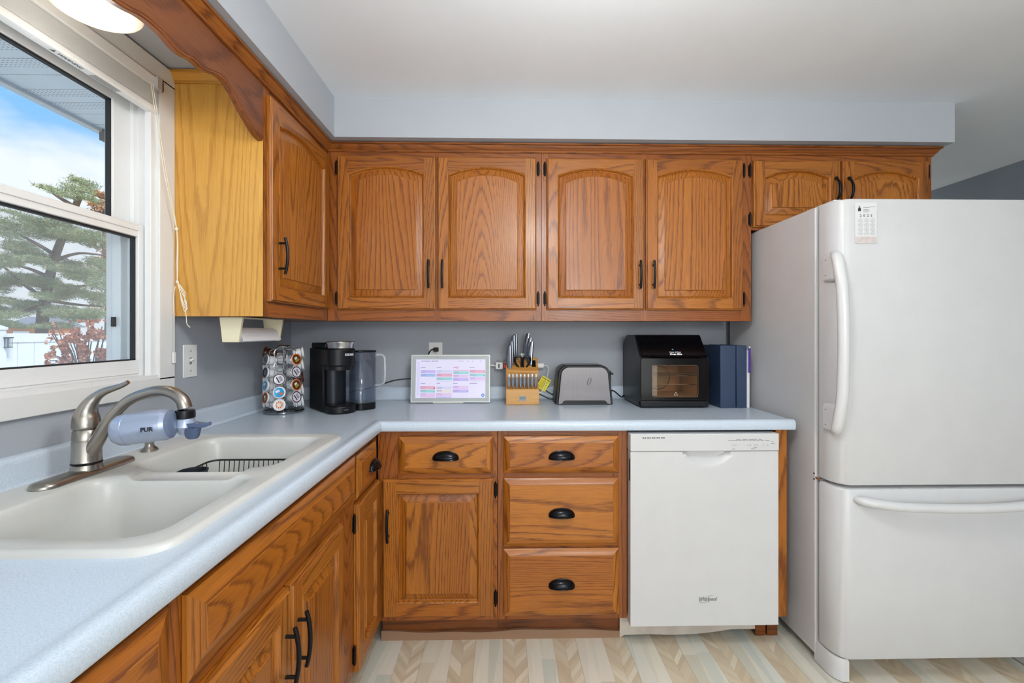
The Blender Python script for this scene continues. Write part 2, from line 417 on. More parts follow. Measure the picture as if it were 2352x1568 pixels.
m.box(XL-.058, XL+.012, WY0, WY1, WZ0, WZ0+.018).box(XL-.016, XL+.0045, WY1-.03, WY1, WZ0, WZ1).box(XL-.016, XL+.0045, WY0, WY0+.03, WZ0, WZ1)
m.build('frame', VINYL, win, bevel=.0015)
GLASS = clear('window_glass', '#f4f8fa', gmul=.5)
def sash(x0, x1, z0, z1, st, tr, br, nm):
    y0, y1 = WY0+.014, WY1-.016
    s = MB().box(x0, x1, y0, y0+st, z0, z1).box(x0, x1, y1-st, y1, z0, z1).box(x0, x1-.0006, y0+st, y1-st, z1-tr, z1).box(x0, x1-.0006, y0+st, y1-st, z0, z0+br)
    s.box(x1-.001, x1+.003, y0+st+.001, y1-st-.001, z1-tr*.55, z1-.004).box(x1-.001, x1+.003, y0+st+.001, y1-st-.001, z0+.008, z0+br*.5)
    so = s.build(nm, VINYL, win, bevel=.002)
    g = .006
    xm = (x0+x1)/2
    gk = MB()
    for yy in ((y0+st-.002, y0+st+g), (y1-st-g, y1-st+.002)): gk.box(xm-.006, xm+.007, yy[0], yy[1], z0+br-.002, z1-tr+.002)
    gk.box(xm-.006, xm+.007, y0+st, y1-st, z1-tr-g, z1-tr+.002).box(xm-.006, xm+.007, y0+st, y1-st, z0+br-.002, z0+br+.004)
    gk.build('gasket', GASKET, so)
    MB().box(xm-.002, xm+.002, y0+st, y1-st, z0+br, z1-tr).build('pane', GLASS, so)
    return so
sash(XL-.052, XL-.02, 1.13, 1.605, .032, .04, .05, 'lower_sash')
sash(XL-.09, XL-.064, 1.572, WZ1-.014, .072, .098, .03, 'upper_sash')
SCREEN = clear('insect_screen', '#ffffff', body=.16, bodycol='#e8e8ec', gmul=0.)
MB().box(XL-.112, XL-.111, WY0+.03, WY1-.036, WZ0+.03, 1.585).build('screen', SCREEN, win)
MB().box(XL-.105, XL-.098, WY1-.048, WY1-.036, 1.285, 1.315).build('screen_latch', GASKET, win)

# ---- beige vinyl base strip, its toe-kick shade darkened into the colour
m = MB(); top = []; 
for i in range(40):
    x = -.50+1.0*i/39; top.append((x, .034+.004*math.sin(x*9)+.002*math.sin(x*23)))
m.prism(top+[(.5, 0), (-.5, 0)], 1.872, 1.882, 'y')
VB = pm('shaded_vinyl_base', '#9c7a60', .5)
struct(m.build('trim_2', VB))

# ================================================================ CABINETRY
def ring_xz(pts, y): return [(x, y, z) for x, z in pts]
def outline(x0, x1, z0, z1, rise, n=14):
    """closed loop: bottom-left, bottom-right, right shoulder, arch back to left shoulder"""
    if rise <= 0: return [(x0, z0), (x1, z0), (x1, z1), (x0, z1)]
    pts = [(x0, z0), (x1, z0)]
    zs = z1-rise; c = (x0+x1)/2; h = (x1-x0)/2; R = (h*h+rise*rise)/(2*rise)
    for i in range(n+1):
        x = x1+(x0-x1)*i/n
        pts.append((x, z1-R+math.sqrt(max(R*R-(x-c)**2, 0))))
    return pts
def inset(x0, x1, z0, z1, rise, d): return outline(x0+d, x1-d, z0+d, z1-d, rise)
def door_mesh(W, H, rise=.033, st=.05, top=.047, bot=.053, F=.020):
    m = MB(); e = .007
    o = lambda d, y: [(d, y, d), (W-d, y, d), (W-d, y, H-d), (d, y, H-d)]
    # moulded outer edge, mitred pieces
    rings = [o(0, -.001), o(0, -F+.008), o(.002, -F+.005), o(.0045, -F+.004), o(e, -F)]
    for i in range(4):
        j = (i+1) % 4
        m.loft([[r[i], r[j]] for r in rings], 1 if i % 2 == 0 else 0, closed=False)
    a = outline(st, W-st, bot, H-top, rise)
    # stiles
    m.quad((e, -F, e), (st, -F, e), (st, -F, H-e), (e, -F, H-e), 0)
    m.quad((W-st, -F, e), (W-e, -F, e), (W-e, -F, H-e), (W-st, -F, H-e), 0)
    m.quad((st, -F, e), (W-st, -F, e), (W-st, -F, bot), (st, -F, bot), 1)
    ar = [p for p in a[2:]] if rise > 0 else [a[2], a[3]]
    m.loft([[(x, -F, z) for x, z in ar], [(x, -F, H-e) for x, z in ar]], 1, closed=False)
    # moulded opening and raised panel
    pr = [(0, -F), (.002, -F-.0012), (.0045, -F+.0005), (.007, -F+.005), (.0090, -F+.0125), (.012, -F+.0145)]
    m.loft([[(x, y, z) for x, z in inset(st, W-st, bot, H-top, rise, d)] for d, y in pr], 0)
    pr = [(.010, -F+.0145), (.015, -F+.0125), (.022, -F+.0105), (.030, -F+.0080), (.0375, -F+.0050), (.0382, -F+.0022), (.040, -F+.0012)]
    rs = [[(x, y, z) for x, z in inset(st, W-st, bot, H-top, rise, d)] for d, y in pr]
    n = len(rs[0])
    if rise <= 0:
        for i in range(4): m.loft([[r[i], r[(i+1) % 4]] for r in rs], 0, closed=False)
    else: m.loft(rs, 0)
    f = rs[-1]; k = len(m.v); m.v += f; m.f.append(tuple(range(k, k+n))); m.m.append(0)
    # back
    m.quad((0, -.001, 0), (W, -.001, 0), (W, -.001, H), (0, -.001, H), 0)
    return m
def drawer_mesh(W, H, F=.020, b=.026):
    m = MB(); o = lambda d, y: [(d, y, d), (W-d, y, d), (W-d, y, H-d), (d, y, H-d)]
    rings = [o(0, -.001), o(0, -F+.0105), o(.001, -F+.0095), o(b*.75, -F+.0028), o(b-.001, -F+.0012), o(b, -F)]
    for i in range(4):
        m.loft([[r[i], r[(i+1) % 4]] for r in rings], 1 if i % 2 == 0 else 0, closed=False)
    m.quad(*o(b, -F), 1); m.quad(*o(0, -.001), 1)
    return m
def pull_mesh(L=.13):
    m = MB(); pts = []; rad = []
    for i in range(13):
        t = i/12*2-1; pts.append((0, -.020-.009*(1-t*t), t*L/2)); rad.append(.0052 if abs(t) < .95 else .0048)
    m.tube(pts, rad, 10)
    for z in (-.045, .045): m.cyl((0, 0, z), (0, -.026, z), .0042, 10)
    return m
def scroll_pull(L=.11):
    m = MB(); pts = []; rad = []
    for i in range(15):
        t = i/14*2-1; pts.append((0, -.004-.026*(1-abs(t)**2.4), t*L/2)); rad.append(.0065-.0028*(abs(t)**2)+(.003 if abs(t) > .99 else 0))
    m.tube(pts, rad, 10)
    for z in (-L/2, L/2): m.lathe([(.0, -.008), (.006, -.006), (.0085, 0), (.006, .006), (0, .008)], 10, Matrix.Translation((0, -.006, z)))
    return m
def cup_mesh():
    m = MB(); a, h, p = .050, .030, .025; R = []
    for s in range(7):
        ss = s/6*PI/2
        R.append([(a*math.cos(t/18*PI), -.001-p*math.sin(t/18*PI)**.8*math.sin(ss), h*math.sin(t/18*PI)**.8*math.cos(ss)-.5*h) for t in range(19)])
    m.loft(R, 0, closed=False)
    # flange
    F0 = [((a+.0)*math.cos(t/18*PI), -.0015, h*math.sin(t/18*PI)**.8-.5*h) for t in range(19)]
    m.tube(F0, .0022, 6)
    m.tube(R[-1], .0016, 6)
    return m
PULL, SCROLL, CUP = pull_mesh(), scroll_pull(), cup_mesh()
def hinge_mesh():
    m = MB(); m.box(-.007, .007, -.0035, 0, -.024, .024)
    m.cyl((0, -.006, -.026), (0, -.006, .026), .0042, 10)
    for z in (-.03, .03): m.lathe([(0, -.004), (.0035, -.002), (.0035, .002), (0, .005 if z > 0 else -.005)], 8, Matrix.Translation((0, -.006, z)))
    return m
def add_door(cab, x0, x1, z0, z1, rise=.033, handle=None, hz=None, hinge=None, hzs=(), style='bar', **kw):
    d = door_mesh(x1-x0, z1-z0, rise, **kw).build('door', [WV, WH], cab, loc=(x0, 0, z0))
    if handle is not None:
        mm = MB(); mm.v = list((PULL if style == 'bar' else SCROLL).v); src = PULL if style == 'bar' else SCROLL
        mm.f = list(src.f); mm.m = list(src.m)
        mm.build('handle', BRONZEM, d, loc=(handle-x0, -.020, hz-z0))
    for q in hzs:
        hinge_mesh().build('hinge', HINGE, d, loc=(hinge-x0, .0, q-z0))
    return d
def add_drawer(cab, x0, x1, z0, z1, cup=True, name='drawer', cz=None):
    d = drawer_mesh(x1-x0, z1-z0, b=.026 if cup else .034).build(name, [WV, WH], cab, loc=(x0, 0, z0))
    if cup:
        mm = MB(); mm.v = list(CUP.v); mm.f = list(CUP.f); mm.m = list(CUP.m)
        mm.build('cup_pull', BRONZE, d, loc=((x1-x0)/2 if cz is None else cz-x0, -.020, (z1-z0)/2+.002), solid=.0012)
    return d
def frame_mesh(W, z0, z1, stiles, rails, depth=.019):
    """stiles: list of (x0,x1); rails: list of (x0,x1,z0,z1)"""
    m = MB()
    for a, b in stiles: m.box(a, b, 0, depth, z0, z1, 0)
    for a, b, c, d in rails: m.box(a, b, .0006, depth-.0005, c, d, 1)
    return m
CARC = pm('cabinet_interior_shadow_gap', '#5b3015', .6)

# ---- back run uppers (local origin at face frame, x from the unit's left end)
YF = 2.115
def upper(label, X0, X1, z0, doors, handles, hinges, zs, endpanel=None):
    cab = thing('upper_cabinet', label, 'cabinet', (X0, YF, 0), 0, 'oak wall cabinets')
    W = X1-X0
    st = [(0, doors[0][0]-X0+.012)]
    for i in range(len(doors)-1): st.append((doors[i][1]-X0-.012, doors[i+1][0]-X0+.012))
    st.append((doors[-1][1]-X0-.012, W))
    frame_mesh(W, z0, 2.112, st, [(0.001, W-.001, 2.06, 2.112), (0.001, W-.001, z0, doors[0][2]+.014)]).build('face_frame', [WVF, WHF], cab, bevel=.0008)
    MB().box(0, W, .02, YB-YF, z0+.004, 2.112).build('carcass', [WH if False else WV], cab)
    for i, dd in enumerate(doors):
        add_door(cab, dd[0]-X0, dd[1]-X0, dd[2], dd[3], handle=handles[i][0]-X0, hz=handles[i][1], hinge=hinges[i]-X0, hzs=zs, style=handles[i][2])
    return cab
upper('oak wall cabinet with two arched doors, above the coffee maker and tablet', -.812, .180, 1.321,
      [(-.763, -.312, 1.373, 2.080), (-.303, .156, 1.373, 2.080)], [(-.340, 1.535, 'bar'), (-.277, 1.535, 'bar')], [-.770, .165], (1.425, 2.03))
upper('oak wall cabinet with two arched doors, above the knife block and toaster', .181, 1.172, 1.321,
      [(.204, .660, 1.373, 2.078), (.668, 1.127, 1.373, 2.078)], [(.636, 1.535, 'bar'), (.699, 1.535, 'bar')], [.196, 1.136], (1.425, 2.03))
upper('short oak wall cabinet with two low arched doors, above the refrigerator', 1.173, 2.040, 1.7505,
      [(1.170+.006, 1.590, 1.762, 2.076), (1.600, 2.014, 1.762, 2.076)], [(1.563, 1.935, 'scroll'), (1.624, 1.935, 'scroll')], [1.162+.003, 2.022], (1.80, 2.03))
# ---- left upper
cab = thing('upper_cabinet', 'oak wall cabinet with golden side panel and one arched door, beside the window', 'cabinet', (-.812, 1.55, 0), PI/2, 'oak wall cabinets')
frame_mesh(.565, 1.321, 2.112, [(0, .037), (.51, .564)], [(.001, .563, 2.06, 2.112), (.001, .563, 1.321, 1.387)]).build('face_frame', [WVF, WHF], cab, bevel=.0008)
MB().box(.003, .86, .02, .307, 1.325, 2.112).build('carcass', WV, cab)
m = MB().box(-.0015, .003, .0, .3075, 1.321, 2.112); sp = m.build('side_panel', VEN, cab); sp['label'] = 'golden veneer side panel'
add_door(cab, .020, .537, 1.373, 2.080, handle=.072, hz=1.538, hinge=.53, hzs=())

# ---- crown moulding
prof = [(0, 2.104), (.006, 2.104), (.009, 2.108), (.009, 2.112), (.015, 2.117), (.021, 2.126), (.024, 2.132), (.030, 2.134), (.030, 2.141), (0, 2.141)]
cm_ = thing('crown_moulding', 'stained oak crown moulding running along the cabinet tops under the soffit', 'moulding', (0, 0, 0))
m = MB().sweep([(-.812, -.6), (-.812, YF), (2.040, YF), (2.040, YB-.002)], prof); 
m.m = [1 if abs(m.v[f[0]][1]-m.v[f[2]][1]) < .2 else 0 for f in m.f]
m.build('front_moulding', [wood('oak_crown_y', 'y', light='#a56430', mid='#8f5122', dark='#5a2d12'), wood('oak_crown_x', 'x', light='#a56430', mid='#8f5122', dark='#5a2d12')], cm_)
m = MB().sweep([(XL+.003, 1.5485), (-.830, 1.5485)], [(o*.8, z) for o, z in prof]); o = m.build('side_moulding', VENH, cm_); o['label'] = 'golden piece over the side panel'

# ---- valance
vp = [(1.549, 1.913), (1.519, 1.916), (1.49, 1.925), (1.46, 1.940), (1.423, 1.959), (1.399, 1.976), (1.377, 1.987), (1.355, 1.997), (1.333, 2.002), (1.313, 2.000), (1.283, 1.991), (1.254, 1.982), (1.236, 1.979),
      (1.218, 1.980), (1.201, 1.979), (1.176, 1.972), (1.149, 1.969), (1.129, 1.972), (1.10, 1.978), (1.063, 1.979), (1.03, 1.975), (1.0, 1.966), (.96, 1.958), (.90, 1.955), (.85, 1.957), (.80, 1.960)]
vp = smooth_path([(y, z, 0) for y, z in vp], 4); vp = [(p[0], p[1]) for p in vp]
vp = vp + [(1.6-y, z) for y, z in reversed(vp) if 1.6-y < .79]
def valring(d, x):
    return [(x, y, z+d) for y, z in vp]
m = MB()
rs = [valring(0, -.829), valring(-.0, -.8155), valring(.003, -.813), valring(.007, -.8125), valring(.009, -.8105), valring(.013, -.810)]
topr = [(-.810, y, 2.112) for y, z in vp]; back = [(-.829, y, 2.112) for y, z in vp]
m.loft(rs+[topr, back, valring(0, -.829)], 0, closed=False)
va = m.build('valance', wood('oak_valance', 'y', light='#94572e', mid='#834a24', dark='#56290f', rings=30.), weld=True)
tag(va, 'dark stained scalloped oak valance board hanging over the sink window', 'valance')

# ---- base cabinets: back run
YFB = 1.812
def basecab(label, loc, rz, W, depth=.60, sinkcab=False, z0=.119):
    cab = thing('base_cabinet', label, 'cabinet', loc, rz, 'oak base cabinets')
    if sinkcab:
        MB().box(.001, .016, .02, depth, z0+.002, .72).box(W-.016, W-.001, .02, depth, z0+.002, .72).box(.016, W-.016, depth-.01, depth, z0+.002, .72).box(.016, W-.016, .02, depth, z0+.002, z0+.016).build('carcass', WV, cab)
    else: MB().box(.001, W-.001, .02, depth, z0+.002, .872).build('carcass', WV, cab)
    return cab
cab = basecab('oak base cabinet with one drawer over one door, left of the drawer stack', (-.497, YFB, 0), 0, .476)
frame_mesh(.476, .119, .874, [(0, .098), (.448, .475)], [(.001, .474, .84, .874), (.001, .474, .675, .72), (.001, .474, .119, .153)]).build('face_frame', [WVF, WHF], cab, bevel=.0008)
add_drawer(cab, .084, .459, .707, .854)
add_door(cab, .022, .459, .141, .686, rise=0, handle=.047, hz=.512, hinge=.468, hzs=(.640, .207), st=.055, top=.052, bot=.055)
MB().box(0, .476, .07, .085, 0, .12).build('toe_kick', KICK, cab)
cab = basecab('oak base cabinet holding a stack of three drawers, beside the dishwasher', (-.020, YFB, 0), 0, .519)
frame_mesh(.519, .119, .874, [(0, .045), (.458, .519)], [(.001, .518, .84, .874), (.001, .518, .67, .72), (.001, .518, .395, .43), (.001, .518, .119, .153)]).build('face_frame', [WVF, WHF], cab, bevel=.0008)
for z0, z1 in ((.707, .854), (.417, .688), (.139, .406)): add_drawer(cab, .022, .484, z0, z1)
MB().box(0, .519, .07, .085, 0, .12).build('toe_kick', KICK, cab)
# ---- base cabinets: left run (rotated, local x runs along world +Y)
XFB = -.502
cab = basecab('narrow oak corner cabinet with one small drawer and door, beside the sink cabinet', (XFB, 1.522, 0), PI/2, .288)
frame_mesh(.288, .119, .874, [(0, .02), (.245, .288)], [(.001, .287, .84, .874), (.001, .287, .675, .72), (.001, .287, .119, .153)]).build('face_frame', [WVF, WHF], cab, bevel=.0008)
add_drawer(cab, .010, .240, .704, .850, cz=.175)
add_door(cab, .010, .272, .125, .688, rise=0, hinge=.004, hzs=(.625, .185), st=.052, top=.052, bot=.055)
MB().box(0, .36, .07, .085, 0, .12).build('toe_kick', KICK, cab)
cab = basecab('wide oak sink cabinet with false drawer front over two doors', (XFB, .690, 0), PI/2, .831, sinkcab=True)
frame_mesh(.831, .119, .874, [(0, .03), (.70, .831)], [(.001, .83, .84, .874), (.001, .83, .67, .73), (.001, .83, .119, .153)]).build('face_frame', [WVF, WHF], cab, bevel=.0008)
add_drawer(cab, .027, .826, .716, .855, cup=False, name='false_front')
add_door(cab, .025, .352, .141, .686, rise=0, handle=.326, hz=.545, st=.05, top=.052, bot=.055)
add_door(cab, .360, .700, .141, .686, rise=0, handle=.386, hz=.545, st=.05, top=.052, bot=.055)
MB().box(0, .831, .07, .085, 0, .12).build('toe_kick', KICK, cab)
cab = basecab('oak base cabinet nearest the camera, its drawer front under the counter edge', (XFB, -.20, 0), PI/2, .889)
frame_mesh(.889, .119, .874, [(0, .04), (.865, .888)], [(.001, .888, .845, .874), (.001, .888, .67, .73), (.001, .888, .119, .153)]).build('face_frame', [WVF, WHF], cab, bevel=.0008)
add_drawer(cab, .03, .877, .716, .862, cup=False)
add_door(cab, .03, .45, .141, .686, rise=0, handle=.42, hz=.545, st=.05, top=.052, bot=.055)
add_door(cab, .46, .877, .141, .686, rise=0, handle=.49, hz=.545, st=.05, top=.052, bot=.055)
MB().box(0, .889, .07, .085, 0, .12).build('toe_kick', KICK, cab)
# ---- end panel
ep = thing('end_panel', 'narrow oak end panel between the dishwasher and refrigerator', 'panel', (1.104, YFB, 0))
MB().box(0, .047, 0, .6, .116, .874).build('panel', WV, ep, bevel=.001)
MB().box(.001, .045, .06, .6, 0, .116).build('toe_kick', KICK, ep)
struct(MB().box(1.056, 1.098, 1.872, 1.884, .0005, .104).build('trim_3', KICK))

# ================================================================ COUNTERTOP
SX0, SX1, SY0, SY1 = -1.078, -.535, .716, 1.557
path = [(-.475, -.6), (-.475, 1.785), (1.170, 1.785)]
ct = thing('countertop', 'pale blue laminate countertop wrapping the corner around the sink', 'countertop', (0, 0, 0))
m = MB()
outer = [(-.525, -.6), (-.525, 1.835), (1.170, 1.835), (1.170, 2.418), (-1.118, 2.418), (-1.118, -.6)]
hole = rr(SX0+.02, SX1-.02, SY0+.02, SY1-.02, .06)
m.fill(outer, [hole], .914)
m.fill(outer, [hole], .878)
m.loft([[(x, y, .914) for x, y in hole], [(x, y, .878) for x, y in hole]])
pf = [(-.05, .878), (-.05, .914), (-.040, .9143), (-.032, .9158), (-.024, .9178), (-.015, .9182), (-.008, .9160), (-.003, .9115), (0, .904), (0, .884), (-.003, .878), (-.012, .876)]
m.sweep(path, pf)
m.quad((1.170, 1.835, .878), (1.170, 2.418, .878), (1.170, 2.418, .914), (1.170, 1.835, .914))
m.build('worktop', LAM, ct, norm=True, ang=40)
m = MB().sweep([(XL+.001, -.6), (XL+.001, YB-.001), (1.170, YB-.001)], [(.001, .9145), (.036, .9145), (.028, .917), (.0225, .925), (.021, .968), (.0195, .976), (.015, .982), (.008, .985), (.001, .9855)])
m.build('backsplash', LAM, ct, ang=50)

# ================================================================ SINK
ydv = 1.135; ZR = .9235
def dip(p):
    x, y, z = p
    if z > .875:
        a = max(0, 1-abs(y-ydv)/.042); a = min(1, a*2.2); a = a*a*(3-2*a)
        b = min(1, max(0, min(x+.905, -.640-x)/.022)); b = b*b*(3-2*b)
        return (x, y, z-.017*a*b)
    return p
B1 = (-.965, -.585, .765, 1.108); B2 = (-.965, -.585, 1.162, 1.507)
sink = thing('kitchen_sink', 'bone coloured double bowl drop in sink with a low divider', 'sink', (0, 0, 0))
m = MB()
def bowl(B):
    R = []
    for d, z in ((0, ZR), (.004, ZR-.002), (.008, ZR-.008), (.011, ZR-.02), (.016, .84), (.022, .775), (.035, .752), (.06, .742), (.12, .738)):
        r = .055 if d < .03 else .05
        R.append([(x, y, z) for x, y in rr(B[0]+d, B[1]-d, B[2]+d, B[3]-d, r, 6, 30)])
    return R
R1, R2 = bowl(B1), bowl(B2)
o1 = rr(SX0+.018, SX1-.018, SY0+.018, SY1-.018, .05, 6, 12)
grid = [(x, y) for x in [-.95+i*.024 for i in range(16)] for y in (ydv-.012, ydv, ydv+.012)]
vo = o1
m.fill(o1, [[(p[0], p[1]) for p in R1[0]], [(p[0], p[1]) for p in R2[0]]], ZR)
for R in (R1, R2): m.loft(R, 0, cap1=True)
rim = [(.018, ZR), (.012, ZR+.0008), (.006, ZR), (.002, ZR-.004), (0, ZR-.0095)]
m.loft([[(x, y, z) for x, y in rr(SX0+d, SX1-d, SY0+d, SY1-d, .055, 6, 12)] for d, z in rim])
# extra rows so the divider saddle is smooth
m.v = [dip(v) for v in m.v]
m.build('basin', BONE, sink, weld=True, ang=60)
for B in (B1, B2):
    cx, cy = (B[0]+B[1])/2, (B[2]+B[3])/2
    MB().lathe([(.045, .742), (.04, .744), (.032, .739), (0, .738)], 24, Matrix.Translation((cx, cy, 0))).build('drain', CHROME, sink)

# ---- faucet
FX, FY = -1.010, 1.120; z0 = ZR+.001
fa = thing('faucet', 'brushed nickel single lever faucet behind the sink', 'faucet', (FX, FY, z0))
m = MB()
R = []
for d, z in ((0, 0), (0, .004), (.003, .009), (.012, .0125), (.02, .013)):
    R.append([(x, y, z) for x, y in rr(-.029+d, .029-d, -.127+d, .127-d, .0288-d if d < .02 else .0085, 8)])
m.loft(R, 0, cap0=True, cap1=True).build('deck_plate', NICKEL, fa, ang=50)
m = MB().lathe([(.031, .010), (.030, .020), (.0275, .024), (.0275, .027), (.0300, .030), (.0285, .036), (.028, .080), (.0272, .0805), (.0272, .083), (.028, .0835), (.0268, .103), (.025, .1055), (.0245, .1075)], 32, cap0=True, cap1=True)
m.build('body', NICKEL, fa, ang=40)
MB().lathe([(.0285, .0235), (.0305, .0260), (.0285, .0285)], 32).build('seal_ring', PLASTK, fa)
# handle: dome flowing into a lever that leans out over the bowl
hp = [(0, 0, .1075), (0, 0, .112), (-.001, 0, .122), (-.001, 0, .138), (.002, 0, .154), (.010, .0, .171), (.022, .002, .186), (.040, .004, .198), (.062, .006, .206), (.078, .008, .212), (.092, .009, .220)]
hr = [.0245, .0280, .0280, .0255, .0205, .0155, .0115, .0088, .0072, .0062, .0048]
P = smooth_path(hp, 4); RR = []
for i in range(len(hr)-1):
    for k in range(4): RR.append(hr[i]+(hr[i+1]-hr[i])*k/4)
RR.append(hr[-1])
MB().tube(P, RR, 20).build('lever', NICKEL, fa, ang=60)
sp = smooth_path([(.012, -.004, .052), (.035, -.008, .085), (.058, -.006, .128), (.095, .0, .172), (.135, .004, .192), (.170, .006, .199), (.200, .008, .193), (.222, .008, .176), (.230, .008, .155)], 5)
MB().tube(sp, [.017-.0045*min(1, i/12)+.003*max(0, (i-22)/18) for i in range(len(sp))], 20).build('spout', NICKEL, fa, ang=60)
# ---- faucet filter
SILV = pm('silver_blue_plastic', '#a8b4cc', .28, metal=.35, coat=.4)
fl = thing('water_filter', 'silver cylindrical water filter clipped to the faucet spout', 'water filter', (FX+.230, FY+.008, z0+.115))
M = Matrix.Translation((-.019, -.034, .008)) @ Matrix.Rotation(math.radians(-96), 4, 'Y') @ Matrix.Rotation(math.radians(10), 4, 'X')
m = MB().lathe([(0, -.014), (.024, -.013), (.033, -.008), (.036, 0), (.0368, .002), (.0368, .078), (.0358, .079), (.0368, .080), (.035, .097), (.029, .106), (.018, .110), (0, .111)], 36, M, cap0=False)
m.build('cartridge_housing', SILV, fl, ang=40)
m = MB()
for k in range(7):
    a = PI*.75+k*.13
    m.tube([tuple(M @ Vector((.037*math.cos(a), .037*math.sin(a), .083))), tuple(M @ Vector((.034*math.cos(a), .034*math.sin(a), .102)))], .0018, 6)
m.build('grip_ribs', SILV, fl)
MB().lathe([(.0335, -.0095), (.024, -.0155), (0, -.017)], 32, M).build('end_lens', clear('smoky_lens', '#9fb0cc', body=.5, bodycol='#8fa0bd', gmul=1.5), fl)
m = MB().lathe([(.0205, .036), (.0215, .028), (.0215, .018), (.019, .016)], 28, cap0=True, cap1=True); m.build('collar', PLASTK, fl)
BLUEC = clear('smoky_blue_plastic', '#8b9dc0', body=.35, bodycol='#7d8fb0', gmul=1.2)
m = MB().lathe([(.018, .018), (.022, .008), (.024, -.004), (.018, -.014), (.012, -.022)], 24, cap0=True, cap1=True)
m.build('diverter', SILV, fl)
m = MB().loft([[(.012, -.018, .006), (.012, .018, .006), (.012, .018, -.006), (.012, -.018, -.006)], [(.05, -.008, .004), (.05, .008, .004), (.05, .008, -.006), (.05, -.008, -.006)], [(.062, -.005, .007), (.062, .005, .007), (.062, .005, -.001), (.062, -.005, -.001)]], 0, cap0=True, cap1=True)
m.lathe([(.02, 0), (.016, -.02), (.012, -.028)], 16, Matrix.Translation((.018, 0, -.006)), cap1=True)
m.build('flow_lever', BLUEC, fl, bevel=.002)
text('logo', 'PUR', .014, pm('dark_print', '#1a2230', .5), fl, (-.034, -.0775, .004), rot=(PI/2, math.radians(-4), math.radians(8)), bold=.0004)
# ---- sprayer hole cover
o = MB().lathe([(.021, 0), (.021, .003), (.018, .006), (.012, .012), (.0105, .020), (.0125, .024), (.0125, .026), (0, .027)], 24, cap0=True).build('deck_cap', NICKEL, loc=(-1.025, 1.335, ZR+.001))
tag(o, 'small brushed nickel cap on the sink deck under the water filter', 'cap')
# ---- wire basket in the far bowl
BLKW = pm('black_coated_wire', '#0e1114', .35)
wb = thing('dish_basket', 'black wire dish basket standing in the far sink bowl', 'basket', (-.75, 1.335, .744))
x0, x1, y0_, y1_ = -.148, .135, -.12, .085; zt = .128
m = MB(); rim_ = [(x, y, zt) for x, y in rr(x0, x1, y0_, y1_, .03, 5)]
m.tube(rim_, .0028, 8, closed=True)
m.tube([(x, y, .012) for x, y in rr(x0+.015, x1-.015, y0_+.015, y1_-.015, .02, 4)], .0022, 6, closed=True)
for i in range(17):
    x = x0+.022+(x1-x0-.044)*i/16
    m.tube([(x, y1_, zt), (x, y1_-.013, .012), (x, y0_+.013, .012), (x, y0_, zt)], .0013, 6)
for i in range(9):
    y = y0_+.03+(y1_-y0_-.06)*i/8
    m.tube([(x0, y, zt), (x0+.014, y, .012), (x1-.014, y, .012), (x1, y, zt)], .0013, 6)
for q in ((x0+.02, y0_+.02), (x1-.02, y0_+.02), (x0+.02, y1_-.02), (x1-.02, y1_-.02)): m.cyl((q[0], q[1], 0), (q[0], q[1], .012), .004, 8)
m.build('wire_frame', BLKW, wb)
cupo = MB().lathe([(0, .001), (.030, .001), (.034, .122), (.037, .126), (.037, .128), (.033, .128), (.027, .006), (0, .006)], 28).build('cup', pm('charcoal_plastic', '#22272f', .45), loc=(-.852, 1.262, .7595))
tag(cupo, 'charcoal plastic cup standing inside the dish basket', 'cup')

# ================================================================ LAMP over the sink
lp = thing('sink_light', 'glowing ribbed glass flush light mounted above the sink behind the valance', 'light', (-.950, 1.075, ZS+.022))
MB().lathe([(0, -.022), (.075, -.022), (.078, -.030), (.072, -.034), (0, -.034)], 40).build('canopy', PLASTW, lp)
m = MB()
pr = [(.060, -.034), (.082, -.044), (.090, -.06), (.092, -.10), (.091, -.132), (.088, -.145), (.083, -.151), (.078, -.153)]
k = 0; r = .078
while r > .006:
    pr.append((r-.003, -.1555 if k % 2 == 0 else -.1525)); r -= .006; k += 1
pr.append((0, -.154))
GL = pm('warm_lit_glass', '#eadfc8', .25, emit='#ffefd4', es=.5)
m.lathe(pr, 64).build('glass_shade', GL, lp, ang=80)
l = bpy.data.lights.new('sink_bulb', 'POINT'); l.energy = .95; l.color = (1, .97, .91); l.shadow_soft_size = .06
o = bpy.data.objects.new('sink_bulb', l); col.objects.link(o); o.location = (-.950, 1.075, ZS-.26)

# ================================================================ BLIND
bl = thing('window_blind', 'raised white mini blind at the top of the sink window', 'blind', (-1.1135, 0, 0))
yb0, yb1 = WY0+.016, WY1-.018
MB().box(-.012, .020, yb0, yb1, 2.040, 2.072).build('headrail', PLASTW, bl, bevel=.0015)
m = MB()
for i in range(26): m.box(-.013, .012, yb0+.002, yb1-.002, 1.986+i*.002, 1.9868+i*.002)
m.build('slats', PLASTW, bl)
m = MB().prism(rr(-.015, .014, 1.964, 1.984, .004, 3), yb0+.002, yb1-.002, 'y'); m.v = [(x, y, z) for x, y, z in m.v]
m.build('bottom_rail', PLASTW, bl)
for i in range(4): MB().lathe([(0, 0), (.005, .0008), (.0055, 0)], 12, Matrix.Translation((0, yb0+.12+i*.27, 1.9637)) @ Matrix.Rotation(PI, 4, 'X')).build('rail_button', PLASTW, bl)
text('warning_label', '\u25B2 WARNING', .014, pm('grey_print', '#55575c', .6), bl, (0, 1.18, 1.9635), rot=(PI, 0, PI/2), extr=.0002)
m = MB(); 
for k in range(5):
    m.box(-.009+.004*k, -.0075+.004*k, 1.25, 1.335, 1.9634, 1.9638)
m.build('warning_lines', pm('grey_print_2', '#7c7e84', .6), bl)
BR = pm('blind_bracket', '#c8c8ca', .35, metal=.4)
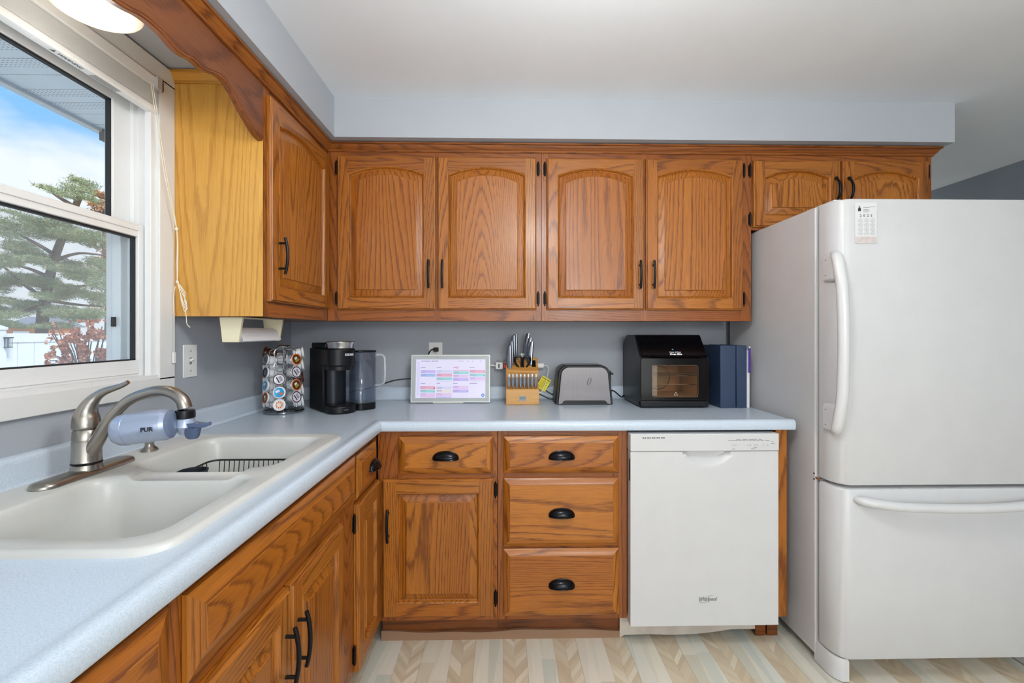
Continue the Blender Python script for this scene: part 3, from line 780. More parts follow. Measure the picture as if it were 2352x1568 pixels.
MB().box(-.014, .026, yb1, yb1+.004, 2.036, 2.076).box(.020, .026, yb1-.02, yb1+.004, 2.036, 2.074).build('bracket', BR, bl)
cord = thing('blind_cord', 'knotted cream pull cord hanging from the blind beside the cabinet', 'cord', (-1.088, 1.43, 2.04))
m = MB()
m.tube(smooth_path([(0, 0, 0), (.003, .05, -.25), (.004, .098, -.43), (.004, .102, -.54), (.004, .100, -.605)], 6), .0012, 6)
m.tube(smooth_path([(0, -.008, 0), (.002, .045, -.26), (.004, .096, -.43), (.002, .101, -.54), (.004, .100, -.605)], 6), .0012, 6)
for s_ in (0, 1, 2):
    m.tube(smooth_path([(.004, .100, -.605), (.020+.005*s_, .098, -.64), (.037-.003*s_, .096, -.675+.003*s_), (.032+.004*s_, .097, -.705+.005*s_), (.020+.003*s_, .098, -.675), (.014, .099, -.64), (.004, .100, -.605)], 5), .0012, 6)
m.tube(smooth_path([(.033, .097, -.70), (.036, .097, -.725), (.038, .097, -.745), (.050, .095, -.757)], 5), .0012, 6)
m.build('strings', pm('cream_cord', '#e9e2cf', .7), cord)
KN = pm('cream_knot', '#efeadc', .6)
MB().lathe([(0, -.006), (.004, -.004), (.005, 0), (.004, .004), (0, .006)], 12, Matrix.Translation((.004, .097, -.43))).build('knot', KN, cord)
MB().lathe([(0, -.005), (.004, -.003), (.0045, 0), (.003, .004), (0, .005)], 12, Matrix.Translation((.004, .100, -.605))).build('knot', KN, cord)
o = MB().tube(smooth_path([(-1.094, 1.535, 1.42), (-1.096, 1.53, 1.38), (-1.097, 1.534, 1.30), (-1.098, 1.535, 1.20)], 5), .0009, 6).box(-1.101, -1.095, 1.530, 1.540, 1.165, 1.20).build('lift_cord', PLASTW)
tag(o, 'thin white lift cord with tassel against the window casing', 'cord')

# ================================================================ WALL PLATES
sw = thing('light_switch', 'white toggle light switch plate on the wall under the cabinet by the window', 'light switch', (XL, 1.640, 1.165))
MB().box(0, .005, -.035, .035, -.058, .058).build('plate', PLASTW, sw, bevel=.002)
MB().prism([(0, -.006), (.018, .004), (.018, .009), (0, .008)], -.005, .005, 'y', M=Matrix.Identity(4)).build('toggle', PLASTW, sw)
MB().box(.0048, .0054, -.006, .006, -.012, .012).build('toggle_slot', pm('slot_shadow', '#8d8d8f', .6), sw)
for z in (-.035, .035): MB().lathe([(.003, .0), (.0025, .001), (0, .0012)], 12, Matrix.Translation((.005, 0, z)) @ Matrix.Rotation(PI/2, 4, 'Y')).build('screw', CHROME, sw)
ol = thing('wall_outlet', 'white wall outlet plate behind the tablet', 'outlet', (-.358, YB, 1.158))
MB().box(-.036, .036, -.005, 0, -.057, .057).build('plate', PLASTW, ol, bevel=.002)
MB().prism(rr(-.017, .017, .006, .034, .008), -.0065, -.004, 'y').prism(rr(-.017, .017, -.034, -.006, .008), -.0065, -.004, 'y').build('receptacle', PLASTW, ol)
MB().cyl((0, -.0065, .0), (0, -.004, .0), .003, 10).build('screw', CHROME, ol)
MB().cyl((0, -.0065, .047), (0, -.004, .047), .003, 10).build('screw', CHROME, ol)
CORD = pm('black_cord', '#0a0a0c', .45)
cp = thing('power_plug', 'black plug with cord in the wall outlet behind the tablet', 'plug', (-.352, YB-.008, 1.178))
MB().box(-.014, .012, -.022, -.001, -.011, .011).build('plug_body', PLASTK, cp, bevel=.003)
MB().tube(smooth_path([(-.012, -.014, .002), (-.028, -.016, -.004), (-.040, -.018, -.03), (-.04, -.02, -.09), (-.03, -.022, -.16)], 6), .003, 8).build('cable', CORD, cp)

# ---- power strip with charger
ps = thing('power_strip', 'white power strip with red switch on the wall behind the knife block', 'power strip', (0, YB-.004, 1.092))
MB().box(-.040, .178, -.032, 0, -.019, .019).build('housing', PLASTW, ps, bevel=.006, seg=3)
MB().box(.000, .018, -.036, -.030, -.015, .015).build('switch_bezel', PLASTK, ps)
RED = pm('red_switch', '#b3121c', .3, emit='#ff2a2a', es=.15)
MB().box(.003, .015, -.039, -.033, -.010, .010).build('rocker_switch', RED, ps, bevel=.001)
MB().box(-.026, -.016, -.0335, -.031, -.010, .010).build('status_light', pm('grey_window', '#4c5a5c', .3), ps)
MB().tube(smooth_path([(-.038, -.016, 0), (-.065, -.014, .002), (-.10, -.014, -.004), (-.2, -.014, -.03)], 6), .005, 8).build('cable', PLASTW, ps)
m = MB()
for x in (-.025, .008): m.tube([(x+.007*math.cos(a/10*PI), -.004, .018+.014*math.sin(a/10*PI)) for a in range(11)], .0018, 6)
m.build('hanging_tab', clear('clear_tab', '#e8e8ea', body=.4), ps)
ch = thing('phone_charger', 'white charger plug and thin white cable right of the knife block', 'charger', (.195, YB-.02, 1.092))
MB().lathe([(.0, -.02), (.013, -.019), (.0155, -.014), (.0155, .018), (.013, .022), (0, .023)], 24, Matrix.Rotation(PI/2, 4, 'Y')).build('plug', PLASTW, ch)
MB().tube(smooth_path([(.022, 0, .0), (.038, -.01, -.0005), (.044, -.02, -.012), (.038, -.05, -.045), (.024, -.08, -.085), (.008, -.10, -.115), (-.004, -.11, -.128), (-.03, -.11, -.1345), (-.05, -.10, -.14)], 6), .0018, 8).build('cable', PLASTW, ch)

# ================================================================ SMALL THINGS
ZT = .9146
# ---- paper towel holder
for i, y in enumerate((1.602, 1.872)):
    pass
ph = thing('towel_holder', 'cream plastic paper towel holder under the left wall cabinet', 'towel holder', (-.945, 1.60, 1.3205))
def bracket(y0b, y1b):
    m = MB(); m.loft([[(-.040, y0b, 0), (.040, y0b, 0), (.040, y1b, 0), (-.040, y1b, 0)], [(-.030, y0b, -.088), (.026, y0b, -.088), (.026, y1b, -.088), (-.030, y1b, -.088)]], 0, cap0=True, cap1=True); return m
bracket(-.008, .004).build('bracket', CREAM, ph, bevel=.002)
bracket(.278, .290).build('bracket', CREAM, ph, bevel=.002)
MB().box(-.03, .03, .0, .285, -.003, 0).build('mounting_bar', CREAM, ph)
m = MB().lathe([(.024, .006), (.026, .008), (.026, .274), (.024, .276), (.014, .276), (.014, .006), (.024, .006)], 32, Matrix.Translation((-.945, 1.60, 1.258)) @ Matrix.Rotation(-PI/2, 4, 'X'))
V = [(-.945+.026*math.cos(a), y, 1.258+.026*math.sin(a)) for a in (0,) for y in (1.61, 1.872)]
m.add([(-.919, 1.61, 1.258), (-.919, 1.872, 1.258), (-.914, 1.876, 1.246), (-.914, 1.61, 1.243), (-.912, 1.885, 1.238), (-.913, 1.61, 1.236)], [(0, 1, 2, 3), (3, 2, 4, 5)])
o = m.build('paper_towel_roll', PAPER); tag(o, 'nearly used up paper towel roll in the cream holder', 'paper towel')

# ---- coffee pod carousel
CX, CY = -.975, 2.035
ca = thing('pod_carousel', 'chrome wire carousel for coffee pods beside the coffee maker', 'carousel', (CX, CY, ZT))
MB().lathe([(0, 0), (.082, 0), (.084, .003), (.084, .009), (.080, .012), (0, .012)], 48, cap0=True).build('base', pm('dark_chrome', '#8c8e92', .12, metal=1.), ca)
m = MB(); m.cyl((0, 0, .012), (0, 0, .285), .0035, 10)
NC = 7; A0 = math.radians(-77)
def cang(k): return A0+2*PI*k/NC
for k in range(NC):
    a = A0+2*PI*(k+.5)/NC; c, s = math.cos(a), math.sin(a)
    m.tube(smooth_path([(0, 0, .278), (.03*c, .03*s, .278), (.047*c, .047*s, .276), (.056*c, .056*s, .262), (.057*c, .057*s, .2), (.057*c, .057*s, .04), (.052*c, .052*s, .022), (.03*c, .03*s, .017), (0, 0, .017)], 4), .0022, 8)
m.build('wire_frame', CHROME, ca)
m = MB().lathe([(0, .283), (.020, .284), (.028, .288), (.030, .292), (.026, .297), (.010, .299), (0, .299)], 28); m.build('top_knob', CHROME, ca)
PODW = pm('white_pod_plastic', '#eef0f2', .35); PODB = pm('brown_pod_plastic', '#4a2415', .4)
lidc = {n: pm('lid_'+n, c, .3, metal=.1) for n, c in dict(orange='#e8641c', maroon='#4a1c26', white='#e9e8f2', blue='#35a6dc', brown='#5b3a22', olive='#a3a04a', black='#2a2a30', grey='#9b9aa6', cream='#efe9dc').items()}
POD = {}
def pod_mesh(body, ring, centre, pat, patc):
    key = (body, ring, centre, pat, patc)
    if key in POD: return POD[key]
    b = MB().lathe([(0, -.042), (.0165, -.042), (.0178, -.040), (.0205, -.010), (.0215, -.004), (.0245, -.003), (.0255, -.001), (.0255, .0005), (.0245, .0012)], 26)
    l = MB(); n = 26
    l.lathe([(.0245, .0012), (.0205, .0016)], n, mi=0)
    l.lathe([(.0205, .0016), (.0195, .0013), (0, .0013)], n, mi=1)
    def bar(x0, x1, y0, y1, mi, a=.5):
        M = Matrix.Rotation(a, 4, 'Z'); l.add([(x0, y0, .0016), (x1, y0, .0016), (x1, y1, .0016), (x0, y1, .0016)], [(0, 1, 2, 3)], mi, M)
    if pat == 'bars':
        for q in range(5): bar(-.013, -.001, -.010+.0045*q, -.0078+.0045*q, 2)
        bar(.003, .008, -.014, .013, 2)
    elif pat == 'block':
        bar(-.010, .010, .001, .010, 3); bar(-.006, .008, -.011, -.001, 2)
    elif pat == 'blob':
        bar(-.014, -.002, .002, .011, 3, .2); bar(-.004, .013, -.012, -.002, 2, .3)
    elif pat == 'ringtxt':
        for q in range(9):
            a = q/9*2*PI
            bar(.009, .015, -.0025, .0025, 2, a)
    elif pat == 'steam':
        for q in range(4): bar(-.010+.005*q, -.0075+.005*q, -.012, .010, 2, .2)
    POD[key] = (b, l, [lidc[ring], lidc[centre], lidc[patc[0]], lidc[patc[1]]], body); return POD[key]
podmesh = {}
def place_pod(kind, k, zc, label, pole=False):
    body, ring, centre, pat, patc = kind
    b, l, mats, _ = pod_mesh(*kind)
    a = cang(k)
    t = thing('coffee_pod', label, 'coffee pod', group='coffee pods on the carousel')
    # outward along (cos a, sin a), lid tilted slightly up
    M = Matrix.Translation((CX+.079*math.cos(a), CY+.079*math.sin(a), zc)) @ Matrix.Rotation(a, 4, 'Z') @ Matrix.Rotation(math.radians(82), 4, 'Y') @ Matrix.Rotation(-PI/2, 4, 'Z')
    t.matrix_world = M
    if kind in podmesh:
        for me in podmesh[kind]:
            o = bpy.data.objects.new(me[0], me[1]); col.objects.link(o); o.parent = t
    else:
        q1 = b.build('pod_cup', PODB if body == 'brown' else PODW, t); q2 = l.build('lid', mats, t, norm=False)
        podmesh[kind] = [('pod_cup', q1.data), ('lid', q2.data)]
    return t
KO = ('white', 'orange', 'brown', 'block', ('cream', 'olive')); KM = ('white', 'maroon', 'white', 'bars', ('black', 'grey'))
KB = ('white', 'white', 'blue', 'blob', ('white', 'orange')); KD = ('white', 'white', 'cream', 'ringtxt', ('orange', 'brown'))
KK = ('white', 'grey', 'black', 'steam', ('grey', 'white')); KR = ('brown', 'brown', 'brown', 'block', ('orange', 'olive')); KG = ('white', 'black', 'grey', 'bars', ('black', 'white'))
# column 0 faces the camera, 1 is to its right, 6 to its left
za = [1.178, 1.122, 1.066, 1.010, .957]; zb = [1.150, 1.094, 1.038, .985]
zb_ = zb
names = {KO: 'orange rimmed coffee pod with brown lid', KM: 'maroon rimmed coffee pod with white lid', KB: 'coffee pod with sky blue lid', KD: 'white coffee pod with orange lettering',
         KK: 'coffee pod with charcoal lid', KR: 'dark brown coffee pod', KG: 'black rimmed coffee pod with grey lid'}
rowsa = ['top', 'second', 'third', 'fourth', 'bottom']
rings = MB()
def colm(k, zs, kinds, where):
    for i, (z, kd) in enumerate(zip(zs, kinds)):
        a = cang(k)
        M = Matrix.Translation((CX+.066*math.cos(a)-CX, CY+.066*math.sin(a)-CY, z-ZT-.001)) @ Matrix.Rotation(a, 4, 'Z') @ Matrix.Rotation(math.radians(82), 4, 'Y')
        rings.tube([tuple(M @ Vector((.0226*math.cos(q/20*2*PI), .0226*math.sin(q/20*2*PI), .004))) for q in range(20)], .0013, 6, closed=True)
        if kd is None: continue
        place_pod(kd, k, z, '%s, %s in %s column of carousel' % (names[kd], rowsa[i] if len(zs) == 5 else ['top', 'second', 'third', 'bottom'][i], where))
colm(0, za, [None, None, KM, KB, KD], 'front')
colm(1, zb, [KO, KM, KO, KM], 'front right')
colm(6, zb, [KG, KK, KB, KO], 'front left')
colm(2, za, [KG, KB, KR, KO, KK], 'far right')
colm(5, za, [KR, KM, KB, KD, KM], 'far left')
colm(3, zb, [KM, KD, KG, KO], 'rear right')
colm(4, zb, [KG, KO, KM, KB], 'rear left')
rings.build('pod_ring', CHROME, ca)

# ---- coffee maker (front faces camera right)
km = thing('coffee_maker', 'black single serve coffee maker with silver lid ring in the counter corner', 'coffee maker', (-.681, 1.975, ZT), math.radians(41))
def dshape(w, y0, y1, n=10, bulge=.045):
    pts = [(w, y1), (-w, y1)]
    pts += [(-w*math.cos(i/n*PI), y0+bulge*(1-math.sin(i/n*PI))) for i in range(n+1)]
    return pts[::-1]
CM = pm('black_matte_casing', '#090b10', .38, spec=.35); CMS = pm('charcoal_sheen', '#1c2027', .3, metal=.4)
m = MB().prism(dshape(.062, .005, .27), .205, .282, 'z'); m.build('brew_head', CM, km, bevel=.006, seg=3)
m = MB().prism(dshape(.055, .012, .2), .188, .206, 'z'); m.build('head_underside', CM, km)
m = MB().prism(dshape(.054, .085, .26, bulge=.05), .02, .19, 'z'); m.build('column', CMS, km, bevel=.002)
m = MB().prism([(-.062, .10), (-.062, .27), (-.05, .27), (-.05, .10)], .0, .21, 'z'); m.build('side_wall', CM, km, bevel=.003)
m = MB().prism(dshape(.062, -.004, .27), .0, .034, 'z'); m.build('drip_tray_base', CM, km, bevel=.006, seg=3)
m = MB().prism(dshape(.05, .008, .08, bulge=.04), .034, .036, 'z'); m.build('drip_grate', PLASTK, km)
m = MB().prism([(-.058, .085), (.058, .085), (.058, .255), (-.058, .255)], .282, .306, 'z'); m.build('rear_housing', CM, km, bevel=.005)
m = MB().lathe([(.052, .280), (.056, .284), (.058, .300), (.062, .309), (.062, .312), (.058, .313), (.052, .309), (0, .308)], 40, Matrix.Translation((.004, .064, 0)))
m.build('lid_ring', pm('satin_silver', '#c2c2c4', .25, metal=1.), km)
m = MB().lathe([(0, .3125), (.05, .3125), (.052, .310)], 32, Matrix.Translation((.004, .064, 0))); m.build('lid_top', PLASTK, km)
lg = text('logo', 'KEURIG', .0135, pm('silver_print', '#e4e4ea', .35), km, (0, 0, 0), bold=.0005)
for v in lg.data.vertices:
    X = v.co.x*.92+.021; q_ = max(-1, min(1, X/.062)); v.co = (X, .005+.045*(1-math.sqrt(1-q_*q_))-.0008-v.co.z, .2555+v.co.y)
lg.rotation_euler = (0, 0, 0)
text('logo_small', 'KEURIG', .006, pm('grey_print3', '#6a6c72', .4), km, (0, -.006, .018), bold=.0002)
# reservoir
RES = clear('clear_tank', '#e9ecf1', body=.05, bodycol='#b4bcc8', gmul=1.4)
rv = rr(.066, .166, .035, .150, .03, 6)
MB().prism(rv, .0, .032, 'z').build('reservoir_base', CM, km, bevel=.003)
m = MB().loft([[(x, y, z) for x, y in rv] for z in (.032, .262)], 0, cap0=True); m.build('reservoir', RES, km, solid=.003)
MB().loft([[(.116+(x-.116)*.94, .0925+(y-.0925)*.94, z) for x, y in rv] for z in (.036, .225)], 0, cap0=True, cap1=True).build('water', clear('water', '#e2e7ed', body=.04, bodycol='#8a9cb4', gmul=1.), km)
MB().prism(rr(.064, .168, .033, .152, .03, 6), .262, .270, 'z').build('reservoir_lid', PLASTK, km, bevel=.002)
m = MB().tube(smooth_path([(.160, .06, .245), (.178, .045, .250), (.195, .032, .240), (.198, .030, .21), (.198, .030, .14), (.192, .035, .115), (.175, .048, .107), (.160, .06, .108)], 5), .006, 10)
m.build('reservoir_handle', clear('clear_handle', '#eef2f6', body=.28, bodycol='#e2e6ec', gmul=1.6), km)
MB().tube(smooth_path([(.13, .27, .05), (.16, .30, .055), (.24, .24, .075), (.32, .17, .11), (.40, .12, .118)], 6), .0032, 8).build('cable', CORD, km)

# ---- tablet calendar display
tb = thing('tablet_display', 'white framed touchscreen showing a coloured weekly calendar', 'tablet', (-.262, 2.262, ZT+.004), rot=(math.radians(-6), 0, 0))
TW, TH = .397, .239
SILVF = pm('silver_white_frame', '#d9dad4', .35, metal=.2)
MB().prism(rr(-TW/2, TW/2, 0, TH, .004, 3), 0, .016, 'y').build('housing', SILVF, tb, bevel=.0015)
MB().box(-TW/2+.006, TW/2-.006, -.0008, .001, .006, TH-.006).build('bezel', pm('grey_bezel', '#b4b9b9', .3), tb)
def em(n, c, s=1.):
    m, nt_, b = newmat(n); b.inputs['Base Color'].default_value = (.01, .01, .01, 1); b.inputs['Roughness'].default_value = .2
    tcx = nd(nt_, 'ShaderNodeTexCoord'); nz = nd(nt_, 'ShaderNodeTexNoise', {'Vector': tcx.outputs['Object'], 'Scale': 12.})
    cc = lin(c); d = tuple(x*.96 for x in cc[:3])+(1,)
    nt_.links.new(ramp(nt_, nz.outputs[0], [(.3, d), (.7, cc)]).outputs[0], b.inputs['Emission Color'])
    b.inputs['Emission Strength'].default_value = s; return m
def S(px, py): return (-TW/2+(px-130)/2110*TW, TH-(py-105)/1285*TH)
def scr(m, x0, y0, x1, y1, lift=.0002, mi=0):
    a = S(x0, y0); b = S(x1, y1); y = -.0012-lift
    m.quad((a[0], y, b[1]), (b[0], y, b[1]), (b[0], y, a[1]), (a[0], y, a[1]), mi); return m
ss = scr(MB(), 262, 235, 2112, 1268, 0).build('screen', em('screen_lilac', '#dcd9f2'), tb)
blocks = {'pink': ('#dea6c0', [(812, 615, 1225, 700), (1688, 520, 2100, 603), (383, 952, 778, 1032), (1255, 520, 1660, 540)]),
          'teal': ('#98cfd4', [(812, 718, 1225, 790), (1255, 555, 1660, 630), (1688, 618, 2100, 695), (383, 1050, 775, 1122)]),
          'violet': ('#bbb0ea', [(392, 525, 785, 600), (1250, 738, 1660, 818), (1248, 1045, 1660, 1125), (805, 1232, 1220, 1266)]),
          'blue': ('#9fb8e6', [(392, 618, 785, 700)]), 'rose': ('#d9bfe6', [(1255, 648, 1660, 725), (1690, 712, 2100, 800), (1250, 948, 1660, 1030), (383, 1140, 778, 1266), (805, 1140, 1220, 1218)]),
          'ice': ('#cdcdea', [(812, 525, 1225, 600), (812, 965, 1220, 1030), (1690, 808, 2100, 830), (812, 815, 1225, 835)]), 'straw': ('#dcd8d6', [(812, 1050, 1220, 1125)]), 'rail': ('#d2cff0', [(285, 300, 370, 1220)])}
STX = em('screen_text', '#9a8fc0')
for n, (c, L) in blocks.items():
    mt_ = em('screen_'+n, c)
    for (a, b, c2, d) in L:
        m = scr(MB(), a, b, c2, d, lift=.0003)
        if n != 'rail' and d-b > 60:
            scr(m, a+10, b+14, a+150, b+24, lift=.0005, mi=1); scr(m, a+10, b+46, a+110+(a+b) % 70, b+55, lift=.0005, mi=1)
        m.build('calendar_entry' if n != 'rail' else 'side_rail', [mt_, STX], ss)
for q in ((400, 270, 640, 290), (670, 268, 850, 290), (1390, 275, 1530, 288), (1610, 275, 1690, 288), (1750, 275, 1800, 288), (1960, 275, 2010, 288), (400, 445, 520, 460), (820, 445, 940, 460), (1265, 445, 1330, 462), (1690, 445, 1820, 460),
          (400, 870, 520, 888), (820, 870, 905, 888), (1255, 870, 1370, 888), (1690, 868, 1885, 888)): scr(MB(), *q, lift=.0004).build('day_heading', STX, ss)
def disc(m, px, py, r, mi=0, lift=.0006):
    c = S(px, py); k = len(m.v); m.v += [(c[0]+r*math.cos(i/20*2*PI), -.0012-lift, c[1]+r*math.sin(i/20*2*PI)) for i in range(20)]; m.f.append(tuple(range(k, k+20))); m.m.append(mi)
m = MB(); disc(m, 2046, 1196, .0085); disc(m, 2046, 1196, .0032, 1, .0008); m.build('add_button', [em('screen_button', '#4a86d8'), em('screen_button_mark', '#d8ecff')], ss)
m = MB(); disc(m, 1365, 452, .0052); disc(m, 1365, 452, .003, 1, .0008); disc(m, 755, 1010, .004, 0); m.build('day_marker', [em('screen_red', '#cf4c62'), em('screen_pale', '#e9d4e6')], ss)
m = MB()
for q in ((1640, 600), (1640, 795), (2080, 672), (755, 1105), (2080, 577), (1640, 1100)): disc(m, *q, .0026)
m.build('status_dot', em('screen_dot', '#5b8f9a'), ss)
MB().cyl((-.066, -.0015, TH-.012), (-.066, .0, TH-.012), .0018, 12).build('camera_lens', PLASTK, tb)
MB().box(-.085, .065, -.01, .10, -.003, .0005).build('stand_foot', SILVF, tb, rot=(math.radians(6), 0, 0))
MB().box(-.03, .03, .014, .02, .0, .17).build('stand_leg', SILVF, tb, rot=(math.radians(-14), 0, 0))

# ---- knife block
kb = thing('knife_block', 'light beech knife block with silver handled knives', 'knife block', (.0965, 2.206, ZT))
prf = [(0, 0), (0, .076), (.028, .080), (.052, .098), (.038, .160), (.052, .168), (.135, .225), (.150, .22), (.130, .0)]
MB().prism(prf, -.081, .081, 'x').build('block', BLOCK, kb, bevel=.002)
m = MB()
for i in range(8): m.box(-.0655+i*.0187-.0012, -.0655+i*.0187+.0012, .006, .03, .0795, .082)
m.build('slots', pm('slot_dark', '#3a2412', .8), kb)
MB().box(-.016, .016, -.0006, .001, .020, .043).build('maker_plate', pm('pewter', '#7c8288', .35, metal=.8), kb)
text('plate_text', 'CHICAGO\nCUTLERY', .0065, pm('plate_print', '#2a2f36', .5), kb, (0, -.0009, .0325), bold=.0001)
sl_ = math.atan2(.057, .083)
Mt = Matrix.Translation((.060, .095, .1985)) @ Matrix.Rotation(sl_, 4, 'X')
m = MB().box(-.010, .010, -.032, .020, -.002, .0012, M=Mt); m.build('sharpener_slot', PLASTK, kb)
KSTEEL = pm('satin_knife_steel', '#b9c0ca', .28, metal=1.)
KEDGE = pm('dark_rivet_strip', '#15181e', .5)
def knife_handle(L, wd, th):
    """handle along +z; wide in y, thin in x"""
    P = []; 
    for i in range(11):
        t = i/10; w_ = wd*(.62+.38*math.sin(PI*min(1, t*.95+.1))**.8); bend = -.12*L*(t*t)
        P.append([(th*(.5+.35*math.sin(PI*t))*math.cos(a/14*2*PI), bend+w_*.5*math.sin(a/14*2*PI), t*L) for a in range(14)])
    return MB().loft(P, 0, cap0=True, cap1=True)
steakd = []
for i in range(8):
    x = .0965-.0655+i*.0187
    nm = ['leftmost', 'second', 'third', 'fourth', 'fifth', 'sixth', 'seventh', 'rightmost'][i]
    t = thing('steak_knife', 'silver handled steak knife in the front row of the block, %s of eight' % nm, 'knife', (x, 2.206+.014, ZT+.082), group='steak knives in the block', rot=(math.radians(14), 0, 0))
    if not steakd:
        L = .072; P = []
        for j in range(10):
            q = j/9; wdt = .0035+.0042*math.sin(PI*min(1, q*.9+.05))**.9
            P.append([(wdt*math.cos(a/12*2*PI), .006*math.sin(a/12*2*PI), q*L*.86) for a in range(12)])
        h = MB().loft(P, 0, cap0=True).build('handle', KSTEEL, t, ang=60)
        P = []
        for j in range(5):
            q = j/4; P.append([((.0062*math.sqrt(max(0, 1-(q*.9)**4)))*math.cos(a/12*2*PI), .007*math.sin(a/12*2*PI)*math.sqrt(max(0, 1-(q*.9)**4)), L*.78+q*L*.22) for a in range(12)])
        e = MB().loft(P, 0, cap0=True, cap1=True).build('end_cap', pm('bright_steel', '#eceef0', .2, metal=.6), t, ang=60)
        b = MB().box(-.0006, .0006, -.006, .006, -.055, 0).build('blade', KSTEEL, t)
        steakd = [('handle', h.data), ('end_cap', e.data), ('blade', b.data)]
    else:
        for n, d in steakd:
            o = bpy.data.objects.new(n, d); col.objects.link(o); o.parent = t
big = [(-.062, .060, .125, .005, 'lowest and leftmost of the left group'), (-.052, .085, .128, .005, 'second from the left in the left group'), (-.040, .106, .145, .004, 'second tallest of the left group'), (-.030, .122, .140, .003, 'rearmost of the left group'),
       (.022, .120, .145, -.002, 'rearmost of the right group'), (.033, .104, .132, .002, 'middle of the right group'), (.040, .082, .128, .003, 'front one of the right group')]
for x, y, L, dx, nm in big:
    zb0 = .168+(y-.052)*.057/.083
    t = thing('kitchen_knife', 'large silver handled kitchen knife in the block, '+nm, 'knife', (.0965+x, 2.206+y, ZT+zb0), group='large knives in the block', rot=(math.radians(-4), math.radians(-6 if x < 0 else 5), math.radians(58)))
    hm = knife_handle(L*.92, .030, .0085); hm.build('handle', KSTEEL, t, ang=60)
    s2 = MB(); 
    P1 = []; P2 = []
    pts = []
    for i in range(11):
        q = i/10; w_ = .030*(.62+.38*math.sin(PI*min(1, q*.95+.1))**.8); pts.append((0, -.12*L*.92*q*q-w_*.5-.0004, q*L*.92))
    s2.tube(pts, .0013, 6)
    pts2 = [(p[0], p[1]+2*(-(p[1]+.12*L*.92*(i/10)**2)), p[2]) for i, p in enumerate(pts)]
    s2.tube(pts2, .0013, 6)
    s2.build('tang_edge', KEDGE, t)
    MB().box(-.001, .001, -.01, .01, -.08, 0).build('blade', KSTEEL, t)
sx = thing('kitchen_scissors', 'black handled kitchen scissors standing in the middle of the knife block', 'scissors', (.0965+.002, 2.206+.070, ZT+.182), rot=(math.radians(10), 0, 0))
for s in (-1, 1):
    pts = [(s*.006, 0, -.012), (s*.014, 0, -.010), (s*.032, 0, .014), (s*.040, 0, .038), (s*.030, 0, .050), (s*.012, 0, .050), (s*.005, 0, .040), (s*.0045, 0, .010)]
    MB().tube(smooth_path(pts+[pts[0]], 4), .0050, 8).build('handle', PLASTK, sx)
MB().box(-.006, .006, -.001, .001, -.09, -.004).build('blade', KSTEEL, sx)
o = MB().lathe([(.012, 0), (.012, .004), (.016, .012), (.013, .022), (.004, .026), (0, .026)], 20, cap0=True).build('bottle_stopper', clear('clear_acrylic', '#e6ebf0', body=.3, bodycol='#d8dde4', gmul=1.8), loc=(.0965+.001, 2.206+.128, ZT+.224))
tag(o, 'small clear acrylic knob on top of the knife block behind the scissors', 'stopper')

# ---- toaster
to = thing('toaster', 'brushed steel two slice toaster with black ends', 'toaster', (.400, 2.205, ZT))
def tprof(w, h, r, taper=.014, n=8):
    pts = [(-w, 0), (w, 0)]
    for i in range(n+1):
        a = i/n*PI/2; pts.append((w-taper-r+r*math.cos(a), h-r+r*math.sin(a)))
    for i in range(n+1):
        a = PI/2+i/n*PI/2; pts.append((-w+taper+r+r*math.cos(a), h-r+r*math.sin(a)))
    return pts
def tring(w, h, r, y, z0=.008): return [(x, y, z+z0) for x, z in tprof(w, h, r)]
m = MB().loft([tring(.128, .178, .038, -.0005, .004), tring(.131, .181, .040, .004, .004), tring(.131, .181, .040, .150, .004), tring(.128, .178, .038, .155, .004)], 0, cap0=True, cap1=True)
m.build('steel_shell', STEEL, to, ang=40)
m = MB().loft([tring(.139, .188, .044, .010, .001), tring(.142, .191, .046, .018, .001), tring(.142, .191, .046, .140, .001), tring(.139, .188, .044, .146, .001)], 0, cap0=True, cap1=True)
m.build('black_body', PLASTK, to, ang=40)
m = MB().fill([(x*.0+x, z) for x, z in rr(-.112, .112, .0, .022, .012, 5)], [], -.0015, axis='y'); 
m = MB().prism([(-.128, .0), (.128, .0), (.124, .004), (.112, .006), (.104, .018), (.096, .0215), (-.096, .0215), (-.104, .018), (-.112, .006), (-.124, .004)], -.0025, .002, 'y'); m.build('base_skirt', PLASTK, to)
m = MB().box(-.09, .09, .04, .062, .186, .193).box(-.09, .09, .095, .117, .186, .193); m.build('bread_slot', PLASTG, to)
m = MB()
for sy, sz in ((.013, .019), (.009, .014)): m.tube([(.022+.7*sy*math.cos(i/24*2*PI)+.25*sz*math.sin(i/24*2*PI), -.0015, .115+sz*math.sin(i/24*2*PI)) for i in range(24)], .0007, 6, closed=True)
m.build('emblem', STEEL, to)
text('emblem_letter', 'O', .014, STEEL, to, (.022, -.0012, .115), shear=.2)
m = MB().box(.140, .156, .06, .095, .140, .150).cyl((.141, .078, .055), (.150, .078, .055), .011, 16).box(.138, .146, .07, .085, .08, .16); m.build('lever', PLASTK, to, bevel=.001)
MB().tube(smooth_path([(-.13, .13, .03), (-.15, .14, .035), (-.185, .15, .06), (-.21, .165, .10), (-.26, .17, .12), (-.30, .17, .135)], 6), .0035, 8).build('cable', CORD, to)
MB().tube(smooth_path([(-.135, .12, .012), (-.16, .12, .012), (-.20, .13, .03), (-.25, .14, .05)], 6), .0035, 8).build('cable_loop', CORD, to)
tg = thing('warning_tag', 'yellow warning tag on the toaster cord left of the toaster', 'tag', (.212, 2.345, ZT+.088), rot=(0, math.radians(30), 0))
MB().box(-.026, .026, -.0006, .0006, -.034, .034).build('tag_card', pm('yellow_tag', '#f2e21a', .5), tg)
text('tag_heading', 'WARNING', .010, pm('tag_print', '#26240a', .6), tg, (0, -.0010, .025), bold=.0003)
m = MB()
